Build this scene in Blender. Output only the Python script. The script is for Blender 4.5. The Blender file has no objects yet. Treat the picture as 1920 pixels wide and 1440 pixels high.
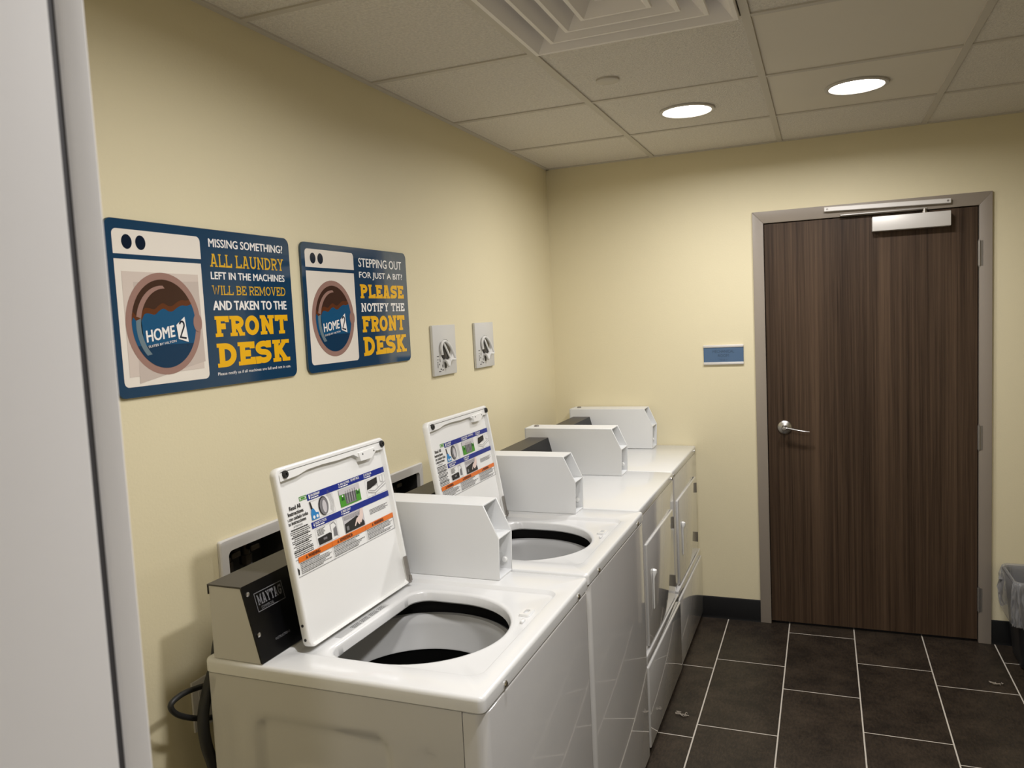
import bpy, bmesh, math, random
from mathutils import Vector, Matrix
random.seed(7)
PI = math.pi
C = bpy.context.scene.collection
SC = bpy.context.scene

# ------------------------------------------------------------------ camera, world, exposure
cam_d = bpy.data.cameras.new('camera')
cam_d.sensor_width = 36.0
cam_d.lens = 36.0 * 1464.25 / 1920.0
cam_d.clip_start = 0.02
cam_d.dof.use_dof = True
cam_d.dof.focus_distance = 2.6
cam_d.dof.aperture_fstop = 8.0
cam = bpy.data.objects.new('camera', cam_d)
C.objects.link(cam)
YAW, PITCH, ROLL = -0.38192, -0.08366, -0.04836
fw = Vector((math.sin(YAW) * math.cos(PITCH), math.cos(YAW) * math.cos(PITCH), math.sin(PITCH)))
rt = Vector((math.cos(YAW), -math.sin(YAW), 0))
up = rt.cross(fw)
r2 = rt * math.cos(ROLL) + up * math.sin(ROLL)
u2 = up * math.cos(ROLL) - rt * math.sin(ROLL)
m = Matrix((r2, u2, -fw)).transposed().to_4x4()
m.translation = Vector((1.3622, -4.0235, 1.5939))
cam.matrix_world = m
SC.camera = cam

w = bpy.data.worlds.new('world')
SC.world = w
w.use_nodes = True
w.node_tree.nodes['Background'].inputs[0].default_value = (0.5, 0.5, 0.5, 1)
w.node_tree.nodes['Background'].inputs[1].default_value = 0.05

SC.view_settings.view_transform = 'Standard'
SC.view_settings.look = 'None'
SC.view_settings.gamma = 1.0
SC.view_settings.use_curve_mapping = False
SC.view_settings.exposure = 0.0

H = 2.3705            # ceiling height
TILE = 0.6096
CX1, CY1 = 0.5708, -0.543   # first ceiling grid lines
POWER = {'far': 10.3, 'near': 16.4, 'hall': 13.0}


def lamp(parent, x, y, z, watts):
    d = bpy.data.lights.new('downlight_lamp', 'AREA')
    d.shape = 'DISK'
    d.size = 0.17
    d.energy = watts
    d.color = (1.0, 0.985, 0.995)
    d.spread = math.radians(169)
    o = bpy.data.objects.new('downlight_lamp', d)
    C.objects.link(o)
    o.parent = parent
    o.location = (0, 0, z)
    return o


# ------------------------------------------------------------------ materials
def srgb(r, g, b):
    f = lambda c: (c / 255 / 12.92) if c / 255 <= 0.04045 else ((c / 255 + 0.055) / 1.055) ** 2.4
    return (f(r), f(g), f(b), 1.0)


def mat(name, col, rough=0.5, metal=0.0, bump=None, mottle=None, coat=0.0, spec=0.5, emit=None, trans=0.0, alpha=None):
    m = bpy.data.materials.new(name)
    m.use_nodes = True
    nt = m.node_tree
    b = nt.nodes['Principled BSDF']
    b.inputs['Base Color'].default_value = col
    b.inputs['Roughness'].default_value = rough
    b.inputs['Metallic'].default_value = metal
    b.inputs['Specular IOR Level'].default_value = spec
    b.inputs['Coat Weight'].default_value = coat
    b.inputs['Coat Roughness'].default_value = 0.04
    b.inputs['Transmission Weight'].default_value = trans
    if alpha is not None:
        b.inputs['Alpha'].default_value = alpha
    if emit:
        b.inputs['Emission Color'].default_value = emit[0]
        b.inputs['Emission Strength'].default_value = emit[1]
    tc = nt.nodes.new('ShaderNodeTexCoord')
    if mottle:      # (scale, amount)
        n = nt.nodes.new('ShaderNodeTexNoise')
        n.inputs['Scale'].default_value = mottle[0]
        n.inputs['Detail'].default_value = 4
        nt.links.new(tc.outputs['Object'], n.inputs['Vector'])
        mx = nt.nodes.new('ShaderNodeMix')
        mx.data_type = 'RGBA'
        k = mottle[1]
        mx.inputs['A'].default_value = tuple(c * (1 - k) for c in col[:3]) + (1,)
        mx.inputs['B'].default_value = tuple(min(1, c * (1 + k)) for c in col[:3]) + (1,)
        nt.links.new(n.outputs['Fac'], mx.inputs['Factor'])
        nt.links.new(mx.outputs['Result'], b.inputs['Base Color'])
    if bump:        # (scale, strength, distance)
        n = nt.nodes.new('ShaderNodeTexNoise')
        n.inputs['Scale'].default_value = bump[0]
        n.inputs['Detail'].default_value = 3
        nt.links.new(tc.outputs['Object'], n.inputs['Vector'])
        bp = nt.nodes.new('ShaderNodeBump')
        bp.inputs['Strength'].default_value = bump[1]
        bp.inputs['Distance'].default_value = bump[2]
        nt.links.new(n.outputs['Fac'], bp.inputs['Height'])
        nt.links.new(bp.outputs['Normal'], b.inputs['Normal'])
    return m


M = {}
M['wall'] = mat('cream wall paint', (0.75, 0.672, 0.455, 1), 0.55, bump=(140, 0.12, 0.003), mottle=(1.7, 0.025), spec=0.35)
M['hall'] = mat('pale hall paint', (0.62, 0.60, 0.56, 1), 0.6)
M['tile'] = mat('fissured ceiling tile', (0.80, 0.755, 0.68, 1), 0.9, bump=(190, 1.0, 0.006), mottle=(120, 0.24), spec=0.1)
M['tile_smooth'] = mat('smooth ceiling tile', (0.75, 0.70, 0.61, 1), 0.8, mottle=(3, 0.03), spec=0.1)
M['tbar'] = mat('painted ceiling grid', (0.58, 0.54, 0.475, 1), 0.5)
M['vent'] = mat('white vent paint', (0.88, 0.84, 0.81, 1), 0.45)
M['enamel'] = mat('shade-toned white enamel', (0.56, 0.55, 0.535, 1), 0.10, coat=1.0, bump=(26, 0.015, 0.002))  # same white as the deck, darkened to put shade on fronts and sides
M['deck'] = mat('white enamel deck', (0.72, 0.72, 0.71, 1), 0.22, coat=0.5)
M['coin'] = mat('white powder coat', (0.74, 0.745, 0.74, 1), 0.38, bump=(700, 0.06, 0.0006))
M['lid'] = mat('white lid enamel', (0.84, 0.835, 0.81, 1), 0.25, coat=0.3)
M['black'] = mat('black gloss console', (0.0015, 0.0015, 0.002, 1), 0.30, spec=0.25)
M['console_top'] = mat('charcoal console top', (0.045, 0.04, 0.036, 1), 0.42)
M['rubber'] = mat('black rubber', (0.012, 0.012, 0.012, 1), 0.5)
M['tub_shade'] = mat('tub plastic with shade toned in', (0.010, 0.010, 0.010, 1), 0.55)  # near-black: shade of the enclosed gap around the ring put into the colour
M['ring'] = mat('grey tub ring plastic', (0.50, 0.50, 0.49, 1), 0.35)
M['drum'] = mat('dark drum', (0.02, 0.02, 0.02, 1), 0.4, metal=0.3)
M['chrome'] = mat('chrome', (0.75, 0.74, 0.72, 1), 0.18, metal=1.0)
M['satin'] = mat('satin nickel', (0.55, 0.53, 0.50, 1), 0.32, metal=1.0)
M['alu'] = mat('silver painted aluminium', (0.72, 0.69, 0.65, 1), 0.45, metal=0.25)
M['hinge'] = mat('dull hinge steel', (0.30, 0.28, 0.26, 1), 0.4, metal=0.8)
M['frame'] = mat('taupe door frame paint', (0.285, 0.243, 0.198, 1), 0.42)
M['jamb'] = mat('light grey jamb paint', (0.79, 0.77, 0.75, 1), 0.62, bump=(60, 0.05, 0.002), mottle=(5, 0.03))
M['groove_strip'] = mat('dark grey gasket', (0.07, 0.068, 0.075, 1), 0.6)
M['base'] = mat('black cove base', (0.003, 0.003, 0.0033, 1), 0.45, spec=0.25)
M['grout'] = mat('light grout', (0.52, 0.475, 0.41, 1), 0.85, mottle=(60, 0.1))
M['sign_blue'] = mat('deep blue acrylic', srgb(20, 61, 92), 0.07, coat=0.6)
M['sign_edge'] = mat('sign edge', srgb(60, 75, 82), 0.2)
M['p_white'] = mat('sign white', srgb(236, 228, 216), 0.12)
M['p_navy'] = mat('sign navy', srgb(12, 28, 48), 0.1)
M['p_beige'] = mat('sign beige', srgb(214, 200, 189), 0.12)
M['p_beige2'] = mat('sign beige overlap', srgb(200, 186, 176), 0.12)
M['p_taupe'] = mat('sign taupe', srgb(158, 124, 113), 0.12)
M['p_brown'] = mat('sign brown', srgb(67, 45, 36), 0.1)
M['p_rust'] = mat('sign rust', srgb(98, 55, 32), 0.1)
M['p_water'] = mat('sign water blue', srgb(24, 84, 124), 0.1)
M['p_water2'] = mat('sign deep water blue', srgb(18, 56, 86), 0.1)
M['p_yellow'] = mat('sign yellow', srgb(240, 182, 26), 0.15)
M['p_gold'] = mat('sign gold', srgb(222, 176, 48), 0.15)
M['p_text'] = mat('sign white text', srgb(245, 242, 238), 0.15)
M['s_blue'] = mat('label blue', srgb(18, 40, 132), 0.35)
M['s_orange'] = mat('label orange', srgb(222, 112, 28), 0.35)
M['s_ink'] = mat('label black ink', srgb(30, 28, 28), 0.5)
M['s_grey'] = mat('label grey ink', srgb(120, 118, 120), 0.5)
M['s_lgrey'] = mat('label pale grey', srgb(196, 192, 194), 0.5)
M['s_green'] = mat('label green', srgb(72, 148, 44), 0.4)
M['s_dgreen'] = mat('label dark green', srgb(34, 92, 34), 0.4)
M['s_sky'] = mat('label bright blue', srgb(40, 128, 190), 0.4)
M['s_skin'] = mat('label skin tone', srgb(226, 204, 194), 0.5)
M['s_paper'] = mat('label paper', srgb(240, 238, 234), 0.35)
M['s_dorange'] = mat('label warning ink', srgb(110, 50, 14), 0.4)
M['plate'] = mat('light grey switch plate', (0.60, 0.59, 0.56, 1), 0.4)
M['knob_dark'] = mat('dark dial', (0.035, 0.032, 0.03, 1), 0.35)
M['knob_white'] = mat('white lever', (0.72, 0.71, 0.68, 1), 0.35)
M['box_white'] = mat('white outlet box plastic', (0.66, 0.64, 0.62, 1), 0.4)
M['box_dark'] = mat('dark box interior', (0.022, 0.020, 0.018, 1), 0.6)
M['brass'] = mat('dark bronze valve', (0.05, 0.040, 0.03, 1), 0.45, metal=0.7)
M['emblem'] = mat('dim silver emblem', (0.16, 0.16, 0.17, 1), 0.5)
M['id_blue'] = mat('room sign blue', srgb(78, 104, 134), 0.35)
M['id_ink'] = mat('room sign raised letters', srgb(56, 76, 98), 0.4)
M['bin'] = mat('black bin plastic', (0.010, 0.010, 0.011, 1), 0.4)
M['lint'] = mat('pale lint', (0.30, 0.26, 0.21, 1), 0.9)
M['lens'] = mat('lit downlight lens', (0.9, 0.9, 0.9, 1), 0.4, emit=((1, 0.96, 0.90, 1), 14.0))
M['trimring'] = mat('downlight trim', (0.55, 0.52, 0.48, 1), 0.4)

# clear bin liner: thin plastic film
ml = bpy.data.materials.new('clear liner film')
ml.use_nodes = True
nt = ml.node_tree
nt.nodes.remove(nt.nodes['Principled BSDF'])
out = nt.nodes['Material Output']
tr = nt.nodes.new('ShaderNodeBsdfTransparent')
tr.inputs[0].default_value = (0.86, 0.86, 0.87, 1)
gl = nt.nodes.new('ShaderNodeBsdfPrincipled')
gl.inputs['Base Color'].default_value = (0.72, 0.71, 0.70, 1)
gl.inputs['Roughness'].default_value = 0.22
mx = nt.nodes.new('ShaderNodeMixShader')
mx.inputs[0].default_value = 0.26
nt.links.new(tr.outputs[0], mx.inputs[1])
nt.links.new(gl.outputs[0], mx.inputs[2])
nt.links.new(mx.outputs[0], out.inputs[0])
M['liner'] = ml

# dark stone floor tile
mf = mat('dark brown stone tile', (0.03, 0.024, 0.019, 1), 0.42, spec=0.4)
nt = mf.node_tree
b = nt.nodes['Principled BSDF']
tc = nt.nodes.new('ShaderNodeTexCoord')
n1 = nt.nodes.new('ShaderNodeTexNoise'); n1.inputs['Scale'].default_value = 7; n1.inputs['Detail'].default_value = 8; n1.inputs['Roughness'].default_value = 0.7
n2 = nt.nodes.new('ShaderNodeTexNoise'); n2.inputs['Scale'].default_value = 55; n2.inputs['Detail'].default_value = 6; n2.inputs['Roughness'].default_value = 0.75
mp = nt.nodes.new('ShaderNodeMapping'); mp.inputs['Scale'].default_value = (2.2, 0.8, 1)
at = nt.nodes.new('ShaderNodeAttribute'); at.attribute_name = 'tone'
nt.links.new(tc.outputs['Object'], mp.inputs['Vector'])
nt.links.new(tc.outputs['Object'], n1.inputs['Vector'])
nt.links.new(mp.outputs['Vector'], n2.inputs['Vector'])
ad = nt.nodes.new('ShaderNodeMath'); ad.operation = 'ADD'
nt.links.new(n1.outputs['Fac'], ad.inputs[0]); nt.links.new(n2.outputs['Fac'], ad.inputs[1])
ad2 = nt.nodes.new('ShaderNodeMath'); ad2.operation = 'ADD'
nt.links.new(ad.outputs[0], ad2.inputs[0]); nt.links.new(at.outputs['Fac'], ad2.inputs[1])
rp = nt.nodes.new('ShaderNodeValToRGB')
rp.color_ramp.elements[0].position = 0.42; rp.color_ramp.elements[0].color = (0.014, 0.0100, 0.0068, 1)
rp.color_ramp.elements[1].position = 0.66; rp.color_ramp.elements[1].color = (0.058, 0.042, 0.028, 1)
hf = nt.nodes.new('ShaderNodeMath'); hf.operation = 'MULTIPLY'; hf.inputs[1].default_value = 0.5
nt.links.new(ad2.outputs[0], hf.inputs[0])
nt.links.new(hf.outputs[0], rp.inputs[0])
nt.links.new(rp.outputs[0], b.inputs['Base Color'])
M['stone'] = mf

# dark walnut laminate with vertical grain
mw = mat('walnut laminate', (0.04, 0.024, 0.015, 1), 0.48, spec=0.22)
nt = mw.node_tree
b = nt.nodes['Principled BSDF']
tc = nt.nodes.new('ShaderNodeTexCoord')
def grain(sx, sz, det):
    mp = nt.nodes.new('ShaderNodeMapping'); mp.inputs['Scale'].default_value = (sx, 1, sz)
    n = nt.nodes.new('ShaderNodeTexNoise'); n.inputs['Scale'].default_value = 1; n.inputs['Detail'].default_value = det; n.inputs['Roughness'].default_value = 0.65
    nt.links.new(tc.outputs['Object'], mp.inputs['Vector']); nt.links.new(mp.outputs['Vector'], n.inputs['Vector'])
    return n
g1, g2, g3 = grain(14, 0.25, 3), grain(95, 0.7, 4), grain(320, 4.0, 2)
a1 = nt.nodes.new('ShaderNodeMath'); a1.operation = 'ADD'
nt.links.new(g1.outputs['Fac'], a1.inputs[0]); nt.links.new(g2.outputs['Fac'], a1.inputs[1])
m3 = nt.nodes.new('ShaderNodeMath'); m3.operation = 'MULTIPLY_ADD'; m3.inputs[1].default_value = 0.45
nt.links.new(g3.outputs['Fac'], m3.inputs[0]); nt.links.new(a1.outputs[0], m3.inputs[2])
hf = nt.nodes.new('ShaderNodeMath'); hf.operation = 'MULTIPLY'; hf.inputs[1].default_value = 0.41
nt.links.new(m3.outputs[0], hf.inputs[0])
rp = nt.nodes.new('ShaderNodeValToRGB')
rp.color_ramp.elements[0].position = 0.385; rp.color_ramp.elements[0].color = (0.022, 0.0115, 0.0058, 1)
rp.color_ramp.elements[1].position = 0.65; rp.color_ramp.elements[1].color = (0.108, 0.067, 0.040, 1)
nt.links.new(hf.outputs[0], rp.inputs[0])
nt.links.new(rp.outputs[0], b.inputs['Base Color'])
M['walnut'] = mw


# ------------------------------------------------------------------ mesh helpers
class MB:
    """Collects shapes; build() links them as ONE mesh object."""
    def __init__(s):
        s.bm = bmesh.new()
        s.mi = 0
        s.step = None
        s.k = 0

    def faces(s, vs, fs):
        if s.step is not None:      # printed layers: every mark lies a hair above the one before
            s.k += 1
            vs = [Vector(p) + s.step * (s.k % 12) for p in vs]
        v = [s.bm.verts.new(p) for p in vs]
        out = []
        for f in fs:
            try:
                fc = s.bm.faces.new([v[i] for i in f])
                fc.material_index = s.mi
                out.append(fc)
            except ValueError:
                pass
        return v, out

    def box(s, x0, x1, y0, y1, z0, z1, bev=0.0, seg=2, mtx=None):
        t = bmesh.new()
        bmesh.ops.create_cube(t, size=1)
        for v in t.verts:
            v.co = Vector(((x0 + x1) / 2 + v.co.x * (x1 - x0), (y0 + y1) / 2 + v.co.y * (y1 - y0), (z0 + z1) / 2 + v.co.z * (z1 - z0)))
        if bev > 0:
            bmesh.ops.bevel(t, geom=list(t.edges), offset=bev, segments=seg, profile=0.5, affect='EDGES', clamp_overlap=True)
        s.join(t, mtx)
        return s

    def join(s, t, mtx=None):
        t.verts.index_update()
        vs = [(mtx @ v.co) if mtx else v.co.copy() for v in t.verts]
        s.faces(vs, [[v.index for v in f.verts] for f in t.faces])
        t.free()

    def loops(s, L, closed=True, cap0=False, cap1=False):
        """Bridge consecutive loops of equal length."""
        n = len(L[0])
        rows = [[s.bm.verts.new(p) for p in l] for l in L]
        for a, b_ in zip(rows, rows[1:]):
            for i in range(n if closed else n - 1):
                j = (i + 1) % n
                try:
                    f = s.bm.faces.new((a[i], a[j], b_[j], b_[i]))
                    f.material_index = s.mi
                except ValueError:
                    pass
        for flag, r in ((cap0, rows[0]), (cap1, rows[-1])):
            if flag:
                f = s.bm.faces.new(r)
                f.material_index = s.mi
        return s

    def lathe(s, prof, c=(0, 0, 0), axis='Z', n=32, cap0=False, cap1=False, mtx=None):
        L = []
        for r, h in prof:
            ring = []
            for i in range(n):
                a = 2 * PI * i / n
                p = (r * math.cos(a), r * math.sin(a), h)
                if axis == 'X':
                    p = (p[2], p[0], p[1])
                elif axis == 'Y':
                    p = (p[0], p[2], p[1])
                v = Vector(p) + Vector(c)
                ring.append(mtx @ v if mtx else v)
            L.append(ring)
        return s.loops(L, True, cap0, cap1)

    def cyl(s, r, h0, h1, c=(0, 0, 0), axis='Z', n=24, bev=0.0, mtx=None):
        d = 1 if h1 > h0 else -1
        p = [(r, h0), (r, h1 - d * bev), (r - bev, h1)] if bev else [(r, h0), (r, h1)]
        return s.lathe(p, c, axis, n, True, True, mtx)

    def tube(s, pts, r, n=10, cap=True):
        pts = [Vector(p) for p in pts]
        L = []
        nrm = None
        for i, p in enumerate(pts):
            t = (pts[min(i + 1, len(pts) - 1)] - pts[max(i - 1, 0)]).normalized()
            if nrm is None:
                nrm = t.orthogonal().normalized()
            else:
                nrm = (nrm - t * nrm.dot(t)).normalized()
            bn = t.cross(nrm)
            rr = r[i] if isinstance(r, (list, tuple)) else r
            L.append([p + (nrm * math.cos(2 * PI * k / n) + bn * math.sin(2 * PI * k / n)) * rr for k in range(n)])
        return s.loops(L, True, cap, cap)

    def prism(s, poly, f0, f1, sides=True):
        """poly: 2D points; f0/f1 map (u,v) to 3D for the two ends."""
        a = [f0(*p) for p in poly]
        b_ = [f1(*p) for p in poly]
        n = len(poly)
        fs = [list(range(n, 2 * n)), list(range(n - 1, -1, -1))]
        if sides:
            fs += [[i, (i + 1) % n, n + (i + 1) % n, n + i] for i in range(n)]
        v, f = s.faces(a + b_, fs)
        return s

    def flat(s, poly, f):
        v, fc = s.faces([f(*p) for p in poly], [list(range(len(poly)))])
        if fc and len(poly) > 4:
            bmesh.ops.triangulate(s.bm, faces=fc)
        return s

    def build(s, name, mats, parent=None, smooth=35, loc=None, recalc=True):
        if recalc:
            bmesh.ops.recalc_face_normals(s.bm, faces=list(s.bm.faces))
        me = bpy.data.meshes.new(name)
        s.bm.to_mesh(me)
        s.bm.free()
        for mm in (mats if isinstance(mats, (list, tuple)) else [mats]):
            me.materials.append(M[mm])
        if smooth:
            me.polygons.foreach_set('use_smooth', [True] * len(me.polygons))
            me.set_sharp_from_angle(angle=math.radians(smooth))
        o = bpy.data.objects.new(name, me)
        C.objects.link(o)
        if parent:
            o.parent = parent
        if loc:
            o.location = loc
        return o


def tag(o, label=None, cat=None, group=None, kind=None):
    for k, v in (('label', label), ('category', cat), ('group', group), ('kind', kind)):
        if v:
            o[k] = v
    return o


def thing(name, label, cat, loc=(0, 0, 0), group=None):
    o = bpy.data.objects.new(name, None)
    o.empty_display_size = 0.05
    C.objects.link(o)
    o.location = loc
    return tag(o, label, cat, group)


def dup(root, loc, label, group=None):
    r = root.copy()
    C.objects.link(r)
    r.location = loc
    r['label'] = label
    if group:
        r['group'] = group
    for ch in list(root.children):
        c = ch.copy(); C.objects.link(c); c.parent = r
        for g in list(ch.children):
            d = g.copy(); C.objects.link(d); d.parent = c
    return r


def structure(name, mb, mats, **k):
    return tag(mb.build(name, mats, **k), kind='structure')


def rrect(x0, x1, y0, y1, r, n=6):
    out = []
    for cx, cy, a0 in ((x1 - r, y1 - r, 0), (x0 + r, y1 - r, 90), (x0 + r, y0 + r, 180), (x1 - r, y0 + r, 270)):
        for i in range(n + 1):
            a = math.radians(a0 + 90 * i / n)
            out.append((cx + r * math.cos(a), cy + r * math.sin(a)))
    return out


def ellipse(cx, cy, rx, ry, n=40, a0=0, a1=360):
    return [(cx + rx * math.cos(math.radians(a0 + (a1 - a0) * i / n)), cy + ry * math.sin(math.radians(a0 + (a1 - a0) * i / n))) for i in range(n if a1 - a0 == 360 else n + 1)]


def catmull(pts, k=8):
    P = [Vector(p) for p in pts]
    P = [P[0] * 2 - P[1]] + P + [P[-1] * 2 - P[-2]]
    out = []
    for i in range(1, len(P) - 2):
        a, b_, c, d = P[i - 1:i + 3]
        for j in range(k):
            t = j / k
            out.append(0.5 * ((2 * b_) + (c - a) * t + (2 * a - 5 * b_ + 4 * c - d) * t * t + (3 * b_ - a - 3 * c + d) * t ** 3))
    out.append(P[-2])
    return out


# ------------------------------------------------------------------ lettering
_tc = {}
def text_poly(s):
    """Built-in sans letters as (points, triangles), normalised to the unit box."""
    if s in _tc:
        return _tc[s]
    cu = bpy.data.curves.new('t', 'FONT')
    cu.body = s
    cu.resolution_u = 3
    o = bpy.data.objects.new('t', cu)
    C.objects.link(o)
    dg = bpy.context.evaluated_depsgraph_get()
    me = bpy.data.meshes.new_from_object(o.evaluated_get(dg))
    vs = [(v.co.x, v.co.y) for v in me.vertices]
    fs = [list(p.vertices) for p in me.polygons]
    bpy.data.objects.remove(o)
    bpy.data.curves.remove(cu)
    bpy.data.meshes.remove(me)
    x0 = min(v[0] for v in vs); x1 = max(v[0] for v in vs)
    y0 = min(v[1] for v in vs); y1 = max(v[1] for v in vs)
    vs = [((x - x0) / (x1 - x0), (y - y0) / max(1e-6, y1 - y0)) for x, y in vs]
    _tc[s] = (vs, fs)
    return _tc[s]


def put_text(mb, s, x0, x1, y0, y1, f, bold=0.0):
    vs, fs = text_poly(s)
    offs = [(0, 0)] if not bold else [(-bold, 0), (bold, 0), (0, bold * .6), (0, -bold * .6)]
    for k, (dx, dy) in enumerate(offs):
        mb.faces([f(x0 + u * (x1 - x0) + dx, y0 + v * (y1 - y0) + dy) for u, v in vs], fs)


def arc(cx, cy, rx, ry, a0, a1, n=14):
    return [(cx + rx * math.cos(math.radians(a0 + (a1 - a0) * i / n)), cy + ry * math.sin(math.radians(a0 + (a1 - a0) * i / n))) for i in range(n + 1)]


def slab_glyph(ch, t):
    """Slab-serif capitals: (width, strokes, serifs). Serif = (x0, x1, y 0|1)."""
    h = t / 2
    o = 0.09
    L = h + o
    st, se = [], []
    sr = lambda x, y, a=1.0, b_=1.0: se.append((x - h - o * a, x + h + o * b_, y))
    W = 0.80
    R = W - L
    if ch == 'A':
        W = 0.92; R = W - L; m_ = W / 2
        st = [[(L, 0), (m_ - h * .55, 1)], [(R, 0), (m_ + h * .55, 1)], [(L + .12, .30), (R - .12, .30)]]
        sr(L, 0); sr(R, 0)
        se.append((m_ - h - .12, m_ + h + .02, 1))
    elif ch in 'DBPR':
        W = .84 if ch != 'D' else .88
        R = W - h
        if ch == 'D':
            st = [[(L, 0), (L, 1)], [(L, 1 - h)] + [(W * .42, 1 - h)] + arc(W * .42, .5, R - W * .42, .5 - h, 90, -90) + [(L, h)]]
        else:
            m_ = .48
            up_ = [(L, 1 - h), (W * .5, 1 - h)] + arc(W * .5, (1 - h + m_) / 2, R - W * .5 - (.04 if ch == 'B' else 0.01), (1 - h - m_) / 2, 90, -90) + [(L, m_)]
            st = [[(L, 0), (L, 1)], up_]
            if ch == 'B':
                st.append([(L, m_), (W * .5, m_)] + arc(W * .5, (m_ + h) / 2, R - W * .5, (m_ - h) / 2, 90, -90) + [(L, h)])
            if ch == 'R':
                st.append([(W * .48, m_), (W * .62, m_ * .75), (W - L * .75, 0)])
                sr(W - L * .75, 0, .4, .7)
        sr(L, 0, 1, 1 if ch in 'PR' else 0); sr(L, 1, 1, 0)
    elif ch in 'EFL':
        W = .78
        st = [[(L, 0), (L, 1)]]
        if ch in 'EF':
            st += [[(L, 1 - h), (W - h * .7, 1 - h)], [(W - h * .7, 1), (W - h * .7, .70)], [(L, .50), (W * .62, .50)], [(W * .62, .36), (W * .62, .64)]]
        if ch in 'EL':
            st += [[(L, h), (W - h * .6, h)], [(W - h * .6, 0), (W - h * .6, .32)]]
        sr(L, 0, 1, 1 if ch == 'F' else 0); sr(L, 1, 1, 1 if ch == 'L' else 0)
    elif ch == 'H':
        W = .92; R = W - L
        st = [[(L, 0), (L, 1)], [(R, 0), (R, 1)], [(L, .5), (R, .5)]]
        for x in (L, R):
            sr(x, 0); sr(x, 1)
    elif ch == 'I':
        W = 2 * L
        st = [[(L, 0), (L, 1)]]
        sr(L, 0); sr(L, 1)
    elif ch == 'K':
        W = .92; R = W - L
        st = [[(L, 0), (L, 1)], [(L, .40), (R, 1)], [(L + (R - L) * .32, .55), (R + .02, 0)]]
        sr(L, 0); sr(L, 1); sr(R, 1); sr(R + .01, 0)
    elif ch == 'M':
        W = 1.12; R = W - L
        st = [[(L, 0), (L, 1)], [(R, 0), (R, 1)], [(L, 1), (W / 2, .22), (R, 1)]]
        sr(L, 0); sr(R, 0); sr(L, 1, 1, 0); sr(R, 1, 0, 1)
    elif ch == 'N':
        W = .94; R = W - L
        st = [[(L, 0), (L, 1)], [(R, 0), (R, 1)], [(L, 1), (R, 0)]]
        sr(L, 0); sr(L, 1, 1, 0); sr(R, 1)
    elif ch == 'O':
        W = .88
        st = [arc(W / 2, .5, W / 2 - h, .5 - h, 90, 450, 28)]
    elif ch == 'G':
        W = .88
        st = [arc(W / 2, .5, W / 2 - h, .5 - h, 50, 335, 24) + [(W - h, .48)], [(W - .02, .45), (W * .52, .45)], [(W - h * .8, 1), (W - h * .8, .68)]]
    elif ch == 'S':
        W = .80
        x, y = W / 2, .5
        rx, r1 = W / 2 - h, .25 - h / 2
        st = [arc(x, 1 - h - r1, rx, r1, 20, 270, 16)[:-1] + arc(x, h + r1, rx, r1, 90, -160, 16)]
        st += [[(W - h * .9, 1), (W - h * .9, .68)], [(h * .9, 0), (h * .9, .32)]]
    elif ch == 'T':
        W = .86; m_ = W / 2
        st = [[(m_, 0), (m_, 1)], [(0.01, 1 - h), (W - .01, 1 - h)], [(h * .8, 1), (h * .8, .68)], [(W - h * .8, 1), (W - h * .8, .68)]]
        sr(m_, 0)
    elif ch == 'U':
        W = .92; R = W - L
        st = [[(L, 1), (L, .32)] + arc(W / 2, .32, (R - L) / 2, .32 - h, 180, 360) + [(R, 1)]]
        sr(L, 1); sr(R, 1)
    elif ch == 'V':
        W = .92; R = W - L
        st = [[(L, 1), (W / 2, h * .3)], [(R, 1), (W / 2, h * .3)]]
        sr(L, 1); sr(R, 1)
    elif ch == 'W':
        W = 1.25; R = W - L
        st = [[(L, 1), (W * .31, h * .3), (W / 2, .82), (W * .69, h * .3), (R, 1)]]
        sr(L, 1); sr(R, 1)
    elif ch == 'Y':
        W = .90; R = W - L; m_ = W / 2
        st = [[(L, 1), (m_, .44)], [(R, 1), (m_, .44)], [(m_, .5), (m_, 0)]]
        sr(L, 1); sr(R, 1); sr(m_, 0)
    return W, st, se


def stroke(mb, pts, t, f):
    """A flat band of width t along pts, mitred."""
    P = []
    for p in pts:
        if not P or (Vector(p) - P[-1]).length > 2e-3 * max(1e-2, t * 5):
            P.append(Vector(p))
    closed = (P[0] - P[-1]).length < 1e-5
    if closed:
        P = P[:-1]
    n = len(P)
    A, B = [], []
    for i in range(n):
        a = P[(i - 1) % n] if (closed or i > 0) else None
        c = P[(i + 1) % n] if (closed or i < n - 1) else None
        d1 = (P[i] - a).normalized() if a is not None else None
        d2 = (c - P[i]).normalized() if c is not None else None
        d1 = d1 or d2
        d2 = d2 or d1
        n1 = Vector((-d1.y, d1.x)); n2 = Vector((-d2.y, d2.x))
        mm = n1 + n2
        mm = n1 if mm.length < 1e-4 else mm.normalized()
        k = t / 2 / max(0.72, mm.dot(n1))
        A.append(P[i] + mm * k); B.append(P[i] - mm * k)
    vs = [f(*p) for p in A + B]
    fs = [[i, (i + 1) % n, n + (i + 1) % n, n + i] for i in range(n if closed else n - 1)]
    mb.faces(vs, fs)


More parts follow.
